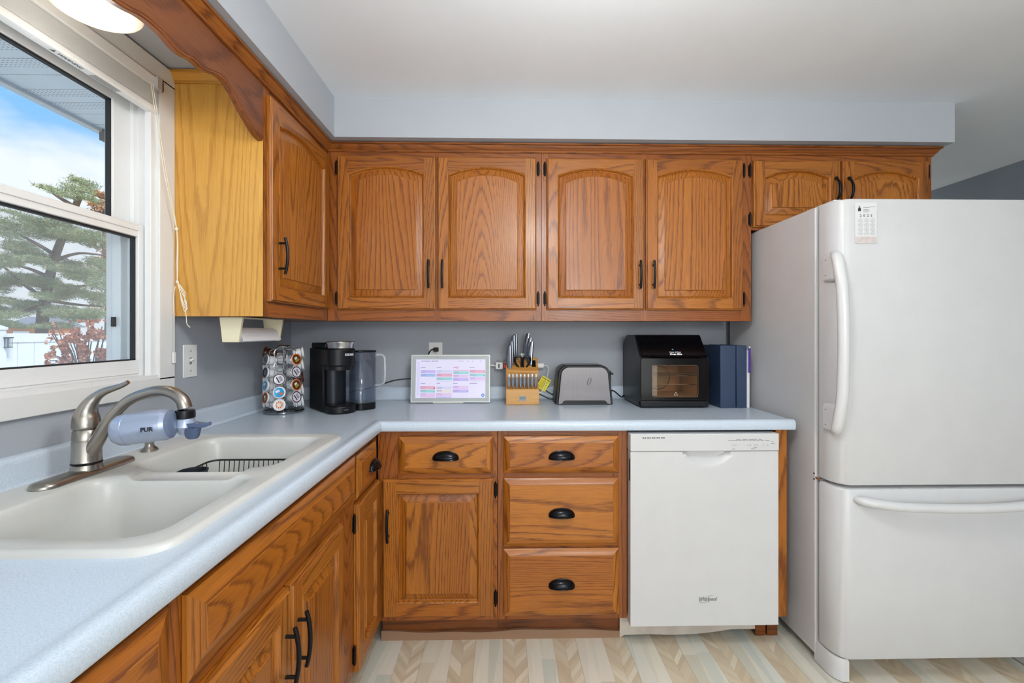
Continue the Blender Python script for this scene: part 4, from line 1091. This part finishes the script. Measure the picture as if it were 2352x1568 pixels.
for k in range(8): m.box(-.021, .021-(k % 3)*.004, -.0012, -.0007, .014-k*.0055, .0155-k*.0055)
m.build('tag_lines', pm('tag_print2', '#4b4716', .6), tg)

# ---- air fryer oven
af = thing('air_fryer_oven', 'black countertop air fryer oven with window door', 'oven', (.800, 2.100, ZT))
HW = .160
prf = [(0, .012), (0, .236), (.012, .246), (.085, .335), (.098, .341), (.225, .341), (.292, .300), (.300, .285), (.300, .03), (.285, .008), (.05, .006)]
m = MB()
zc0, zc1 = .055, .195
# hollow shell: two cheeks, top, bottom and back
body_in = MB().prism(prf, -HW, -HW+.045, 'x').prism(prf, HW-.03, HW, 'x')
body_in.prism([(.012, .246), (.085, .335), (.098, .341), (.225, .341), (.292, .300), (.300, .285), (.300, .215), (.012, .215)], -HW+.045, HW-.03, 'x')
body_in.prism([(.012, .012), (.012, .045), (.300, .045), (.285, .008)], -HW+.045, HW-.03, 'x')
body_in.box(-HW+.045, HW-.03, .26, .30, .045, .215)
body_in.build('body', PLASTK, af, ang=30)
m = MB().prism([(.0, .235), (.0125, .2465), (.0835, .3335), (.080, .3365), (.009, .2495), (-.004, .2385)], -HW+.012, HW-.004, 'x'); m.build('control_panel', PLASTG, af)
dm = MB()
ow = rr(-.106, .110, .052, .200, .012, 5)
dm.fill(rr(-HW+.004, HW-.004, .036, .232, .006, 3), [ow], -.006, axis='y')
dm.loft([[(x, -.006, z) for x, z in ow], [(x, .006, z) for x, z in ow]])
dm.loft([[(x, -.006, z) for x, z in rr(-HW+.004, HW-.004, .036, .232, .006, 3)], [(x, .0, z) for x, z in rr(-HW+.002, HW-.002, .034, .234, .006, 3)], [(x, .008, z) for x, z in rr(-HW+.002, HW-.002, .034, .234, .006, 3)]])
BRG = pm('black_brown_glass', '#0c0705', .12, spec=.35)
dr = dm.build('door', BRG, af)
MB().prism(ow, -.004, -.002, 'y').build('door_glass', clear('smoked_glass', '#f2e6d6', gmul=.8), dr)
m = MB().tube([(x, -.0065, z) for x, z in ow], .0011, 6, closed=True); m.build('window_trim', pm('warm_trim', '#8c7a68', .3, metal=.8), dr)
MB().box(-HW, HW, -.006, .02, .006, .034).build('lower_panel', PLASTK, af, bevel=.004, seg=3)
TAN = pm('reflection_tan_liner', '#c9ad90', .4)  # liner coloured bright tan to stand for reflections in the door glass
m = MB()
m.quad((-.113, .255, .047), (.127, .255, .047), (.127, .255, .213), (-.113, .255, .213))
m.quad((-.113, .01, .047), (.127, .01, .047), (.127, .255, .047), (-.113, .255, .047))
m.quad((-.113, .01, .213), (.127, .01, .213), (.127, .255, .213), (-.113, .255, .213))
m.quad((-.113, .01, .047), (-.113, .255, .047), (-.113, .255, .213), (-.113, .01, .213))
m.quad((.127, .01, .047), (.127, .255, .047), (.127, .255, .213), (.127, .01, .213))
m.build('oven_liner', TAN, af)
m = MB()
for z in (.160, .148, .105):
    for y in (.03, .05): m.cyl((-.11, y, z), (.125, y, z), .0014, 6)
for y in (.08, .11, .14, .17): m.cyl((-.11, y, .150), (.125, y, .150), .0012, 6)
m.build('rack', CHROME, af)
MB().tube([(.01+.062*math.cos(i/32*2*PI), .2545, .118+.062*math.sin(i/32*2*PI)) for i in range(32)], .003, 6, closed=True).build('fan_ring', CHROME, af)
MB().cyl((.01, .2535, .118), (.01, .2548, .118), .058, 32).build('fan_cover', pm('grey_fan_plate', '#a8a296', .4, metal=.3), af)
Mp = math.atan2(.087, .071)
text('logo_top', 'Power AirFryer', .0085, pm('white_print', '#f2f2f4', .4), af, (.010, .0135, .2602), rot=(Mp, 0, 0), shear=.25, bold=.0002)
text('logo', 'Oven Elite', .0135, bpy.data.materials['white_print'], af, (.010, .0065, .2512), rot=(Mp, 0, 0), shear=.3, bold=.0006)
MB().lathe([(.004, 0), (.003, .001), (0, .0012)], 16, Matrix.Translation((.002, .024, .2725)) @ Matrix.Rotation(Mp, 4, 'X')).build('power_button', pm('blue_icon', '#3f7f9a', .3), af)
m = MB()
for x in (-HW+.02, HW-.02):
    for y in (.03, .27): m.cyl((x, y, 0), (x, y, .012), .010, 12)
m.build('foot', PLASTK, af)
text('hot_mark', '\u25B3', .022, pm('grey_mark', '#b8b2a6', .5), dr, (.006, -.0045, .066))
MB().tube(smooth_path([(-.15, .285, .03), (-.175, .27, .015), (-.20, .24, .03), (-.225, .23, .05), (-.26, .22, .06)], 6), .0035, 8).build('cable', CORD, af)

# ---- binders, notebook and pen
NAVY = pm('navy_vinyl', '#2b3d59', .35, coat=.2, bump=.08, bscale=500)
def binder(X0, X1, yb, label):
    t = thing('ring_binder', label, 'binder', (X0, 2.098, ZT), group='navy binders beside the refrigerator')
    W = X1-X0
    MB().box(0, .003, .002, yb, 0, .292).build('cover', NAVY, t, bevel=.001)
    MB().box(W-.003, W, .002, yb, 0, .292).build('cover', NAVY, t, bevel=.001)
    MB().box(0, W, 0, .003, 0, .292).build('spine', NAVY, t, bevel=.0015)
    MB().box(.005, W-.005, .012, yb-.01, .006, .284).build('pages', pm('binder_pages', '#2a3342', .7), t)
binder(1.018, 1.090, .27, 'wide navy ring binder between the air fryer oven and the thinner binder')
binder(1.094, 1.142, .26, 'thinner navy ring binder next to the spiral notebook')
nb = thing('spiral_notebook', 'white spiral notebook squeezed between the binders and refrigerator', 'notebook', (1.1455, 2.10, ZT))
MB().box(0, .012, .004, .21, 0, .268).build('pages', PAPER, nb)
m = MB()
for i in range(38):
    z = .006+i*.0069; m.tube([(.006+.0075*math.cos(a/8*2*PI), .002+.006*math.sin(a/8*2*PI), z) for a in range(8)], .0007, 5, closed=True)
m.build('wire_spiral', pm('white_coil', '#e6e6f4', .4), nb)
pn = thing('purple_pen', 'purple pen clipped to the notebook beside the refrigerator', 'pen', (1.146, 2.090, ZT+.165), rot=(0, math.radians(4), 0))
MB().cyl((.005, 0, 0), (-.003, 0, .115), .0042, 12, r2=.0048).build('barrel', pm('purple_plastic', '#4a1a9c', .3), pn)
MB().cyl((-.003, 0, .115), (-.0032, 0, .122), .0035, 12).build('tip', PLASTW, pn)

# ================================================================ DISHWASHER
dw = thing('dishwasher', 'white built in dishwasher under the counter', 'dishwasher', (.503, 1.775, 0))
DWW = .590
# door with a scooped pocket handle
m = MB(); zt_ = .797; n = 36; zb__ = .108
xs = sorted(set([round(DWW*i/40, 4) for i in range(41)]))
zs = [zb__, .3, .5, .62, .70, .715, .73, .74, .75, .757, .764, .771, .778, .785, .791, .797]
cx = .305
def pocket(x, z):
    u = abs(x-cx)/.085; v = (zt_-z)/.060
    if u >= 1 or v >= 1: return 0
    a = math.sqrt(max(0, 1-u**2.2)); 
    vv = v/a if a > 0 else 2
    if vv >= 1: return 0
    d = 1-vv; return .024*min(1, d*1.9)**1.5
grid_ = [[(x, pocket(x, z), z) for x in xs] for z in zs]
m.loft(grid_, 0, closed=False)
m.box(0.0005, DWW-.0005, .0265, .05, zb__, zt_)
L = [(0, 0, z) for z in zs]; m.loft([[(0, 0, z) for z in zs], [(0, .03, z) for z in zs]], 0, closed=False); m.loft([[(DWW, 0, z) for z in zs], [(DWW, .03, z) for z in zs]], 0, closed=False)
m.loft([[(x, 0, zb__) for x in xs], [(x, .03, zb__) for x in xs]], 0, closed=False)
m.build('door', ENAMEL, dw, weld=True, ang=50, norm=True)
MB().box(-.001, DWW+.001, -.004, .05, .7985, .867).build('control_panel', ENAMEL, dw, bevel=.003, seg=3)
m = MB()
for k in range(5): m.box(.046+k*.0185, .046+k*.0185+.007, -.0046, -.0035, .8505, .8535).box(.0545+k*.0185, .0545+k*.0185+.006, -.0046, -.0035, .8505, .8535)
m.build('vent_slots', pm('vent_black', '#101010', .6), dw)
GP = pm('grey_print_4', '#86888c', .5)
m = MB()
for q in ((.400, .428), (.464, .486), (.490, .512)):
    m.box(q[0], q[1]-.006, -.0046, -.0038, .818, .8255)
m.box(.527, .530, -.0046, -.0038, .818, .8255).box(.541, .549, -.0046, -.0038, .818, .8255)
m.build('button', pm('pale_button', '#c4c5c8', .4), dw)
m = MB()
for a, b in ((.386, .428), (.430, .442), (.446, .456), (.461, .468), (.472, .480), (.484, .496), (.500, .512), (.516, .530), (.536, .552)): m.box(a, b, -.0046, -.0039, .8395, .8415)
for a, b, z in ((.402, .414, .806), (.478, .494, .806), (.488, .502, .8115), (.560, .568, .834), (.558, .574, .8265)): m.box(a, b, -.0046, -.0039, z, z+.0017)
m.build('panel_print', GP, dw)
text('panel_text', 'Cycles   Options   Heated Dry   Start', .0068, GP, dw, (.470, -.0044, .8445), bold=.0)
text('logo', 'Whirlpool', .0225, pm('grey_badge', '#8f9194', .3, metal=.6), dw, (.305, -.0008, .213), shear=.35, sx=.78, extr=.0006, bold=.0002)
m = MB().tube([(.305+.030*math.cos(a/24*2*PI)*1., -.001, .213+.010*math.sin(a/24*2*PI)+.010*math.cos(a/24*2*PI)) for a in range(3, 22)], .0007, 6); m.build('logo_swoosh', bpy.data.materials['grey_badge'], dw)
m = MB().box(.004, DWW-.004, .055, .6, .112, .865); m.build('tub', pm('tub_grey', '#55585c', .6), dw)
pts = [(-.018, 0.001), (-.018, .104), (.55, .104), (.55, .03), (.45, .03), (.38, .020), (.30, .012), (.2, .010), (.1, .014), (.0, .012)]
KP = pm('scuffed_kick_plate', '#c9bfb4', .5, var=.12, vscale=14)
MB().prism(pts, .095, .10, 'y').build('kick_plate', KP, dw)
MB().box(-.001, .0002, .004, .02, .68, .765).build('side_vent', PLASTK, dw)

# ================================================================ REFRIGERATOR
fr_ = thing('refrigerator', 'white bottom freezer refrigerator filling the right side', 'refrigerator', (1.200, 1.600, 0))
FW = .835
MB().box(.0, FW, .115, .775, .03, 1.748).build('cabinet_body', FRIDGE, fr_, bevel=.006, seg=3)
def fdoor(z0, z1, nm):
    m = MB(); R = []
    def sec(d):
        x0, x1, y0, y1 = .003+d, FW-.003-d, d, .098
        pts = [(x1, y1), (x0, y1)]
        r = .048
        for i in range(9):
            a = PI+i/8*PI/2; pts.append((x0+r*1.0+r*math.cos(a), y0+r*1.5+r*1.5*math.sin(a)))
        for i in range(9):
            a = 3*PI/2+i/8*PI/2; pts.append((x1-r+r*math.cos(a), y0+r*1.5+r*1.5*math.sin(a)))
        return pts
    for d, z in ((.006, z0), (.002, z0+.002), (0, z0+.006), (0, z1-.006), (.002, z1-.002), (.006, z1)): R.append([(x, y, z) for x, y in sec(d)])
    m.loft(R, 0, cap0=True, cap1=True)
    o = m.build(nm, FRIDGE, fr_, ang=35)
    MB().box(.012, FW-.012, .096, .116, z0+.01, z1-.01).build('door_gasket', pm('grey_gasket', '#9a9a9a', .6), o); return o
d1 = fdoor(.716, 1.748, 'upper_door'); d2 = fdoor(.090, .704, 'freezer_drawer')
# fresh food handle: bowed bar wrapped on the rounded door edge
pts = smooth_path([(.006, .022, 1.555), (-.004, -.004, 1.535), (-.006, -.020, 1.48), (-.004, -.030, 1.40), (-.003, -.034, 1.23), (-.004, -.030, 1.06), (-.006, -.020, .98), (-.004, -.004, .925), (.006, .022, .905)], 6)
rad = [.013+.006*min(1, min(i, len(pts)-1-i)/5) for i in range(len(pts))]
MB().tube(pts, rad, 20, flat=.8).build('handle_bar', FRIDGEW, d1, ang=70)
for zz in (1.505, .955):
    m = MB(); R = []
    for d, y in ((.0, .060), (.0, .02), (.003, .010), (.008, .004)): R.append([(x, y+(.004 if x > .01 else 0), z) for x, z in rr(-.010+d, .022-d*.5, zz-.05+d, zz+.05-d, .012, 4)])
    m.loft(R, 0, cap0=True, cap1=True); m.build('handle_mount', FRIDGEW, d1, ang=50)
    for z2 in (zz-.028, zz+.028): MB().lathe([(.002, 0), (.0015, .0006), (0, .0008)], 10, Matrix.Translation((-.0101, .048, z2)) @ Matrix.Rotation(-PI/2, 4, 'Y')).build('screw', GASKET, d1)
pts = smooth_path([(.062, .006, .668), (.075, -.012, .668), (.11, -.030, .664), (.20, -.044, .656), (.36, -.050, .652), (.52, -.050, .652), (.66, -.042, .658), (.745, -.026, .664), (.775, -.010, .668), (.785, .006, .668)], 6)
rad = [.007+.010*min(1, min(i, len(pts)-1-i)/7) for i in range(len(pts))]
MB().tube(pts, rad, 20, flat=.95).build('handle_bar', FRIDGEW, d2, ang=70)
# feet, grille, hinge bits
m = MB(); R = []
for d, z in ((0, .004), (0, .075), (.003, .084)):
    pts = []
    x0, x1, y0, y1 = .002+d, .052-d, .012+d, .125-d
    pts = [(x1, y1), (x0, y1)]
    for i in range(7):
        a = PI+i/6*PI/2; pts.append((x0+.035+.035*math.cos(a), y0+.06+.06*math.sin(a)))
    pts.append((x1, y0)); R.append([(x, y, z) for x, y in pts])
m.loft(R, 0, cap0=True, cap1=True); m.build('foot_cover', ENAMEL, fr_, ang=40)
mm = MB(); mm.v = [(FW-x, y, z) for x, y, z in m.v]; mm.f = m.f; mm.m = m.m; mm.build('foot_cover', ENAMEL, fr_, ang=40)
g = MB().box(.054, FW-.054, .085, .11, .045, .088).build('base_grille', pm('beige_grille', '#cdbb9c', .5), fr_)
q = MB()
for k in range(3): q.box(.10, FW-.10, .083, .0855, .064+k*.006, .0675+k*.006)
q.build('grille_slot', pm('grille_dark', '#3c342c', .7), g)
MB().box(.0, .02, .09, .115, .706, .714).build('hinge_plate', CHROME, fr_)
BG = pm('bolt_grey', '#4a4a4c', .4, metal=.8)
for z2 in (.702, .724): MB().lathe([(.004, 0), (.003, .002), (0, .0025)], 12, Matrix.Translation((-.0, .122, z2)) @ Matrix.Rotation(-PI/2, 4, 'Y')).build('hinge_bolt', BG, fr_)
MB().box(.01, .09, .03, .18, 1.745, 1.752).build('top_hinge_cover', ENAMEL, fr_, bevel=.002)

# ---- magnet calendar
cal = thing('magnet_calendar', 'small white 2025 calendar card stuck on the refrigerator door', 'calendar', (1.262, 1.5985, 1.586))
CW, CH = .080, .146
MB().prism(rr(0, CW, 0, CH, .005, 3), -.0006, .0006, 'y').build('card', pm('card_white', '#dcdcdd', .3), cal)
CP = pm('card_print', '#8f9094', .6); CPD = pm('card_print_dark', '#3e4044', .6)
text('year', '2  0  2  5', .0125, CPD, cal, (CW*.5, -.0009, .099), bold=.0001)
m = MB()
for k, (a, b) in enumerate(((.128, .133), (.121, .125), (.116, .119), (.112, .115))): m.box(.030, .030+.024-(k % 2)*.005, -.0009, -.0006, a, a+.0018)
m.box(.054, .074, -.0009, -.0006, .131, .1325)
for r_ in range(4):
    for c_ in range(3):
        x0 = .012+c_*.022; z1_ = .088-r_*.0155
        m.box(x0+.005, x0+.012, -.0009, -.0006, z1_, z1_+.0012)
        for l_ in range(5):
            for w_ in range(6): m.box(x0+w_*.0029, x0+w_*.0029+.0014, -.0009, -.0006, z1_-.0032-l_*.0021, z1_-.0024-l_*.0021)
m.build('month_grid', CP, cal)
m = MB().box(.008, .024, -.0009, -.0006, .114, .136, 0)
m.prism([(.011, .115), (.021, .115), (.021, .119), (.022, .123), (.0185, .129), (.0135, .129), (.0105, .123)], -.0012, -.0009, 'y', 1)
m.lathe([(.0022, 0), (.0022, .0003)], 12, Matrix.Translation((.0155, -.0009, .132)) @ Matrix.Rotation(PI/2, 4, 'X'), 1, cap1=True)
m.build('portrait', [pm('photo_bg', '#d9d9db', .5), pm('photo_suit', '#3a3b3f', .5)], cal)
MB().box(.0015, CW-.0015, -.0011, -.0006, .002, .024).build('magnet_strip', pm('pink_grey_strip', '#cfc3c0', .35, var=.1, vscale=60), cal)

# ================================================================ OUTSIDE
GRASS = pm('lawn', '#d8d2c0', .9, var=.15, vscale=3)  # unseen ground coloured pale so more light bounces up to the eave
o = MB().box(-60, XL-.14, -40, 60, -.72, -.62).build('lawn', GRASS); tag(o, 'lawn outside the sink window, paled to bounce light onto the eave', 'lawn'); o['kind'] = 'stuff'
# eave
def eave_mat():
    m, nt, b = newmat('vented_vinyl_soffit'); tc = nd(nt, 'ShaderNodeTexCoord'); s = nd(nt, 'ShaderNodeSeparateXYZ', {0: tc.outputs['Object']})
    # narrow slots in alternating bands
    fy = mth(nt, 'FRACT', mth(nt, 'DIVIDE', s.outputs[1], .30))
    band = mth(nt, 'LESS_THAN', mth(nt, 'FRACT', mth(nt, 'DIVIDE', s.outputs[1], .10)), .62)
    vent = mth(nt, 'LESS_THAN', fy, .70)
    px_ = mth(nt, 'LESS_THAN', mth(nt, 'FRACT', mth(nt, 'DIVIDE', s.outputs[0], .016)), .5)
    py_ = mth(nt, 'LESS_THAN', mth(nt, 'FRACT', mth(nt, 'DIVIDE', s.outputs[1], .0125)), .32)
    hol = mth(nt, 'MULTIPLY', mth(nt, 'MULTIPLY', band, vent), mth(nt, 'MULTIPLY', px_, py_))
    groove = mth(nt, 'LESS_THAN', mth(nt, 'FRACT', mth(nt, 'DIVIDE', s.outputs[1], .10)), .03)
    c = mix(nt, mth(nt, 'MULTIPLY', hol, .75), lin('#ffffff'), lin('#908e88'))
    c = mix(nt, mth(nt, 'MULTIPLY', groove, .6), c, lin('#8a8882'))
    nt.links.new(c, b.inputs['Base Color']); b.inputs['Roughness'].default_value = .5; return m
ev = thing('roof_eave', 'white vented roof eave overhanging outside above the window', 'eave', (XL-.13, 0, 2.215))
MB().box(-.62, 0, -4, 7, 0, .015).build('vented_panel', eave_mat(), ev)
MB().box(-.66, -.62, -4, 7, -.012, .16).build('fascia', TRIMW, ev, bevel=.004)
MB().box(-.72, -.0, -4, 7, .16, .2).build('roof_edge', pm('shingle', '#55504c', .9), ev)
MB().box(-.632, -.60, 2.15, 2.19, -.05, -.0).build('bracket', pm('taupe_metal', '#6d6462', .5), ev)
# fence
PVC = pm('white_pvc', '#e9ecf2', .4)
FXX = -6.6
fn = thing('vinyl_fence', 'white vinyl privacy fence across the yard', 'fence', (FXX, 0, -.62))
m = MB()
for i in range(60):
    y = 1.0+i*.22
    m.box(-.015, .015, y, y+.212, .1, 1.80)
m.build('boards', PVC, fn)
MB().box(-.03, .03, .6, 14.2, 1.76, 1.88).box(-.03, .03, .6, 14.2, .05, .2).build('rail', PVC, fn, bevel=.004)
for y in (1.9, 6.02, 8.46, 10.9, 13.3):
    q = MB().box(-.07, .07, y-.07, y+.07, 0, 1.93).build('post', PVC, fn)
    MB().prism(rr(-.085, .085, -.085, .085, .01), 0, .03, 'z').loft([[(x, y_, .03) for x, y_ in rr(-.085, .085, -.085, .085, .01)], [(x*.3, y_*.3, .065) for x, y_ in rr(-.085, .085, -.085, .085, .01)]], 0, cap1=True).build('post_cap', PVC, q, loc=(0, y, 1.93))
yl = thing('fence_lantern', 'small black solar lantern mounted on the fence post', 'lantern', (FXX+.075, 6.085, 1.075))
yl.scale = (.72, .72, .72)
m = MB().box(0, .07, -.045, .045, 0, .012).box(0, .08, -.05, .05, .17, .19)
for x in (.005, .06):
    for y in (-.04, .034): m.box(x, x+.006, y, y+.006, .01, .175)
m.box(.028, .036, -.004, .004, .01, .175)
m.build('cage', PLASTK, yl); MB().box(.012, .055, -.032, .032, .012, .17).build('glass', clear('lantern_glass', '#dfe8ee', body=.2), yl)

def tufts(m, centre, radii, n, size, rnd, mi=0, thin=.22):
    for _ in range(n):
        while True:
            p = Vector((rnd.uniform(-1, 1), rnd.uniform(-1, 1), rnd.uniform(-1, 1)))
            if p.length < 1: break
        p = Vector((p.x*radii[0], p.y*radii[1], p.z*radii[2]))+Vector(centre)
        for k in range(2):
            d = Vector((rnd.uniform(-1, 1), rnd.uniform(-1, 1), rnd.uniform(-.5, 1))).normalized()*size*rnd.uniform(.6, 1.3)
            s = d.cross(Vector((rnd.uniform(-1, 1), rnd.uniform(-1, 1), rnd.uniform(-1, 1)))).normalized()*size*thin
            k0 = len(m.v); m.v += [tuple(p-s), tuple(p+s), tuple(p+d)]; m.f.append((k0, k0+1, k0+2)); m.m.append(mi if rnd.random() < .7 else mi+1)
def world_at(px, py, D):
    return (-(1155-px)/1040*D, D, 1.264+(765-py)/1040*D)
NEED = [pm('pine_needles', '#8a9a78', .9), pm('pine_needles_olive', '#aaa579', .9)]
BARK = pm('pine_bark', '#6a5a50', .95, var=.2)
rnd = random.Random(5)
D = 13.
pt = world_at(118, 765, D)
pine = thing('pine_tree', 'tall spreading pine tree behind the white fence', 'tree', (pt[0], pt[1], -.62))
def L(px, py, dz=0.): q = world_at(px, py, D+dz); return (q[0]-pt[0], q[1]-pt[1], q[2]+.62)
tr = MB()
tr.tube(smooth_path([L(116, 765) [:2]+(-.0,), L(118, 760), L(125, 690), L(135, 640), L(148, 590), L(175, 520), L(200, 460), L(212, 430)], 5), [.15-.0025*i for i in range(36)], 10)
limbs = [((125, 690), (60, 640), (20, 600)), ((135, 640), (90, 620), (30, 605)), ((148, 590), (100, 560), (40, 530)), ((148, 600), (200, 585), (260, 590)), ((135, 650), (190, 660), (255, 650)), ((175, 520), (120, 500), (95, 470)),
         ((120, 700), (60, 720), (0, 700)), ((125, 690), (190, 700), (250, 705)), ((190, 480), (150, 455), (130, 440)), ((180, 500), (230, 510), (262, 530))]
for lb in limbs:
    z = rnd.uniform(-1.2, 1.0)
    tr.tube(smooth_path([L(*lb[0]), L(lb[1][0], lb[1][1], z*.5), L(lb[2][0], lb[2][1], z)], 5), [.06-.004*i for i in range(11)], 6)
tr.build('trunk', BARK, pine)
fo = MB()
pads = [(35, 535, 45, 22), (25, 600, 60, 26), (70, 570, 45, 22), (110, 535, 45, 24), (150, 530, 50, 26), (185, 545, 50, 28), (90, 600, 45, 22), (230, 560, 40, 30), (60, 650, 50, 26), (10, 660, 40, 30), (110, 650, 50, 22), (170, 615, 45, 22),
        (215, 640, 45, 24), (245, 610, 30, 24), (140, 680, 40, 16), (190, 670, 40, 18), (240, 690, 30, 22), (30, 720, 50, 22), (80, 710, 45, 22), (150, 720, 50, 20), (210, 725, 50, 20), (30, 745, 60, 14), (120, 748, 60, 12),
        (150, 442, 18, 6), (135, 440, 14, 6), (205, 432, 20, 10), (190, 442, 22, 8), (214, 426, 12, 8), (165, 458, 16, 7), (215, 460, 20, 10), (60, 500, 14, 10), (40, 515, 20, 12), (95, 510, 18, 12), (-30, 600, 50, 60), (-40, 700, 50, 50), (15, 690, 40, 16), (250, 655, 25, 18), (200, 505, 35, 14)]
for (px, py, rx, ry) in pads:
    for q in range(4):
        dz = rnd.uniform(-1.6, 1.4)
        c = L(px+rnd.uniform(-.45, .45)*rx, py+rnd.uniform(-.5, .5)*ry, dz)
        s = (D+dz)/1040
        tufts(fo, c, (rx*s*.50, .5, ry*s*.42), int(rx*ry*.30)+20, .105, rnd, 0, .085)
fo.build('foliage', NEED, pine, norm=False)
# autumn shrub
D2 = 5.3
q0 = world_at(210, 765, D2)
bush = thing('autumn_shrub', 'rust coloured autumn shrub in front of the white fence', 'shrub', (q0[0], q0[1], -.62))
def L2(px, py, dz=0.): q = world_at(px, py, D2+dz); return (q[0]-q0[0], q[1]-q0[1], q[2]+.62)
b = MB()
for _ in range(46):
    tip = (rnd.uniform(135, 275), rnd.uniform(740, 835)); z = rnd.uniform(-.4, .5)
    b.tube(smooth_path([(rnd.uniform(-.08, .12), rnd.uniform(-.05, .05), 0), L2((tip[0]+215)/2, 860, z*.5), L2(*tip, z)], 4), .006, 5)
b.build('stems', pm('shrub_bark', '#6c5a5a', .9), bush)
b = MB()
for _ in range(2100):
    for _t in range(20):
        px, py = rnd.uniform(125, 290), rnd.uniform(735, 850)
        if noise.noise(Vector((px*.05, py*.05, 3.))) > -.05 and (py > 765+(180-px)*.7 or px > 190 or rnd.random() < .15): break
    c = Vector(L2(px, py, rnd.uniform(-.45, .5))); u = Vector((rnd.uniform(-1, 1), rnd.uniform(-1, 1), rnd.uniform(-1, 1))).normalized()*.020; v = u.cross(Vector((rnd.uniform(-1, 1), rnd.uniform(-1, 1), rnd.uniform(-1, 1)))).normalized()*.015
    k0 = len(b.v); b.v += [tuple(c-u), tuple(c+v), tuple(c+u), tuple(c-v)]; b.f.append((k0, k0+1, k0+2, k0+3)); b.m.append(rnd.choice((0, 0, 1)))
b.build('leaves', [pm('rust_leaf', '#a3604a', .8), pm('rust_leaf_pale', '#c08a68', .8)], bush, norm=False)
# distant orange tree and a neighbour's house
D3 = 21.
q1 = world_at(262, 765, D3)
at = thing('autumn_tree', 'pale orange leafed tree far behind the pine', 'tree', (q1[0], q1[1], -.62))
MB().tube(smooth_path([(0, 0, 0), (.1, 0, 3), (-.1, 0, 6), (0, 0, 8)], 4), [.2-.012*i for i in range(13)], 8).build('trunk', BARK, at)
b = MB()
for (px, py, r) in ((255, 480, 14), (250, 520, 22), (268, 560, 30), (262, 620, 34), (240, 500, 10), (270, 700, 40), (252, 455, 8)):
    q = world_at(px, py, D3); tufts(b, (q[0]-q1[0], q[1]-q1[1], q[2]+.62), (r*D3/1040, .8, r*D3/1040), 260, .16, rnd)
b.build('foliage', [pm('orange_leaf', '#c08f62', .9), pm('tan_leaf', '#b39a72', .9)], at, norm=False)
hs = thing('neighbour_house', 'small orange brick house glimpsed between the pine and the fence', 'house', (-31.2, 30., -.62))
MB().box(-1.0, 1.0, 0, 3, 0, 2.35).build('wall', pm('orange_brick', '#c8895e', .9), hs)
MB().prism([(-.3, 2.3), (3.3, 2.3), (1.5, 3.0)], -1.2, 1.2, 'x').build('roof', pm('grey_roof', '#8b8d94', .9), hs)
MB().box(-.5, .5, -.05, 0, .9, 2.0).build('garage_door', PVC, hs)
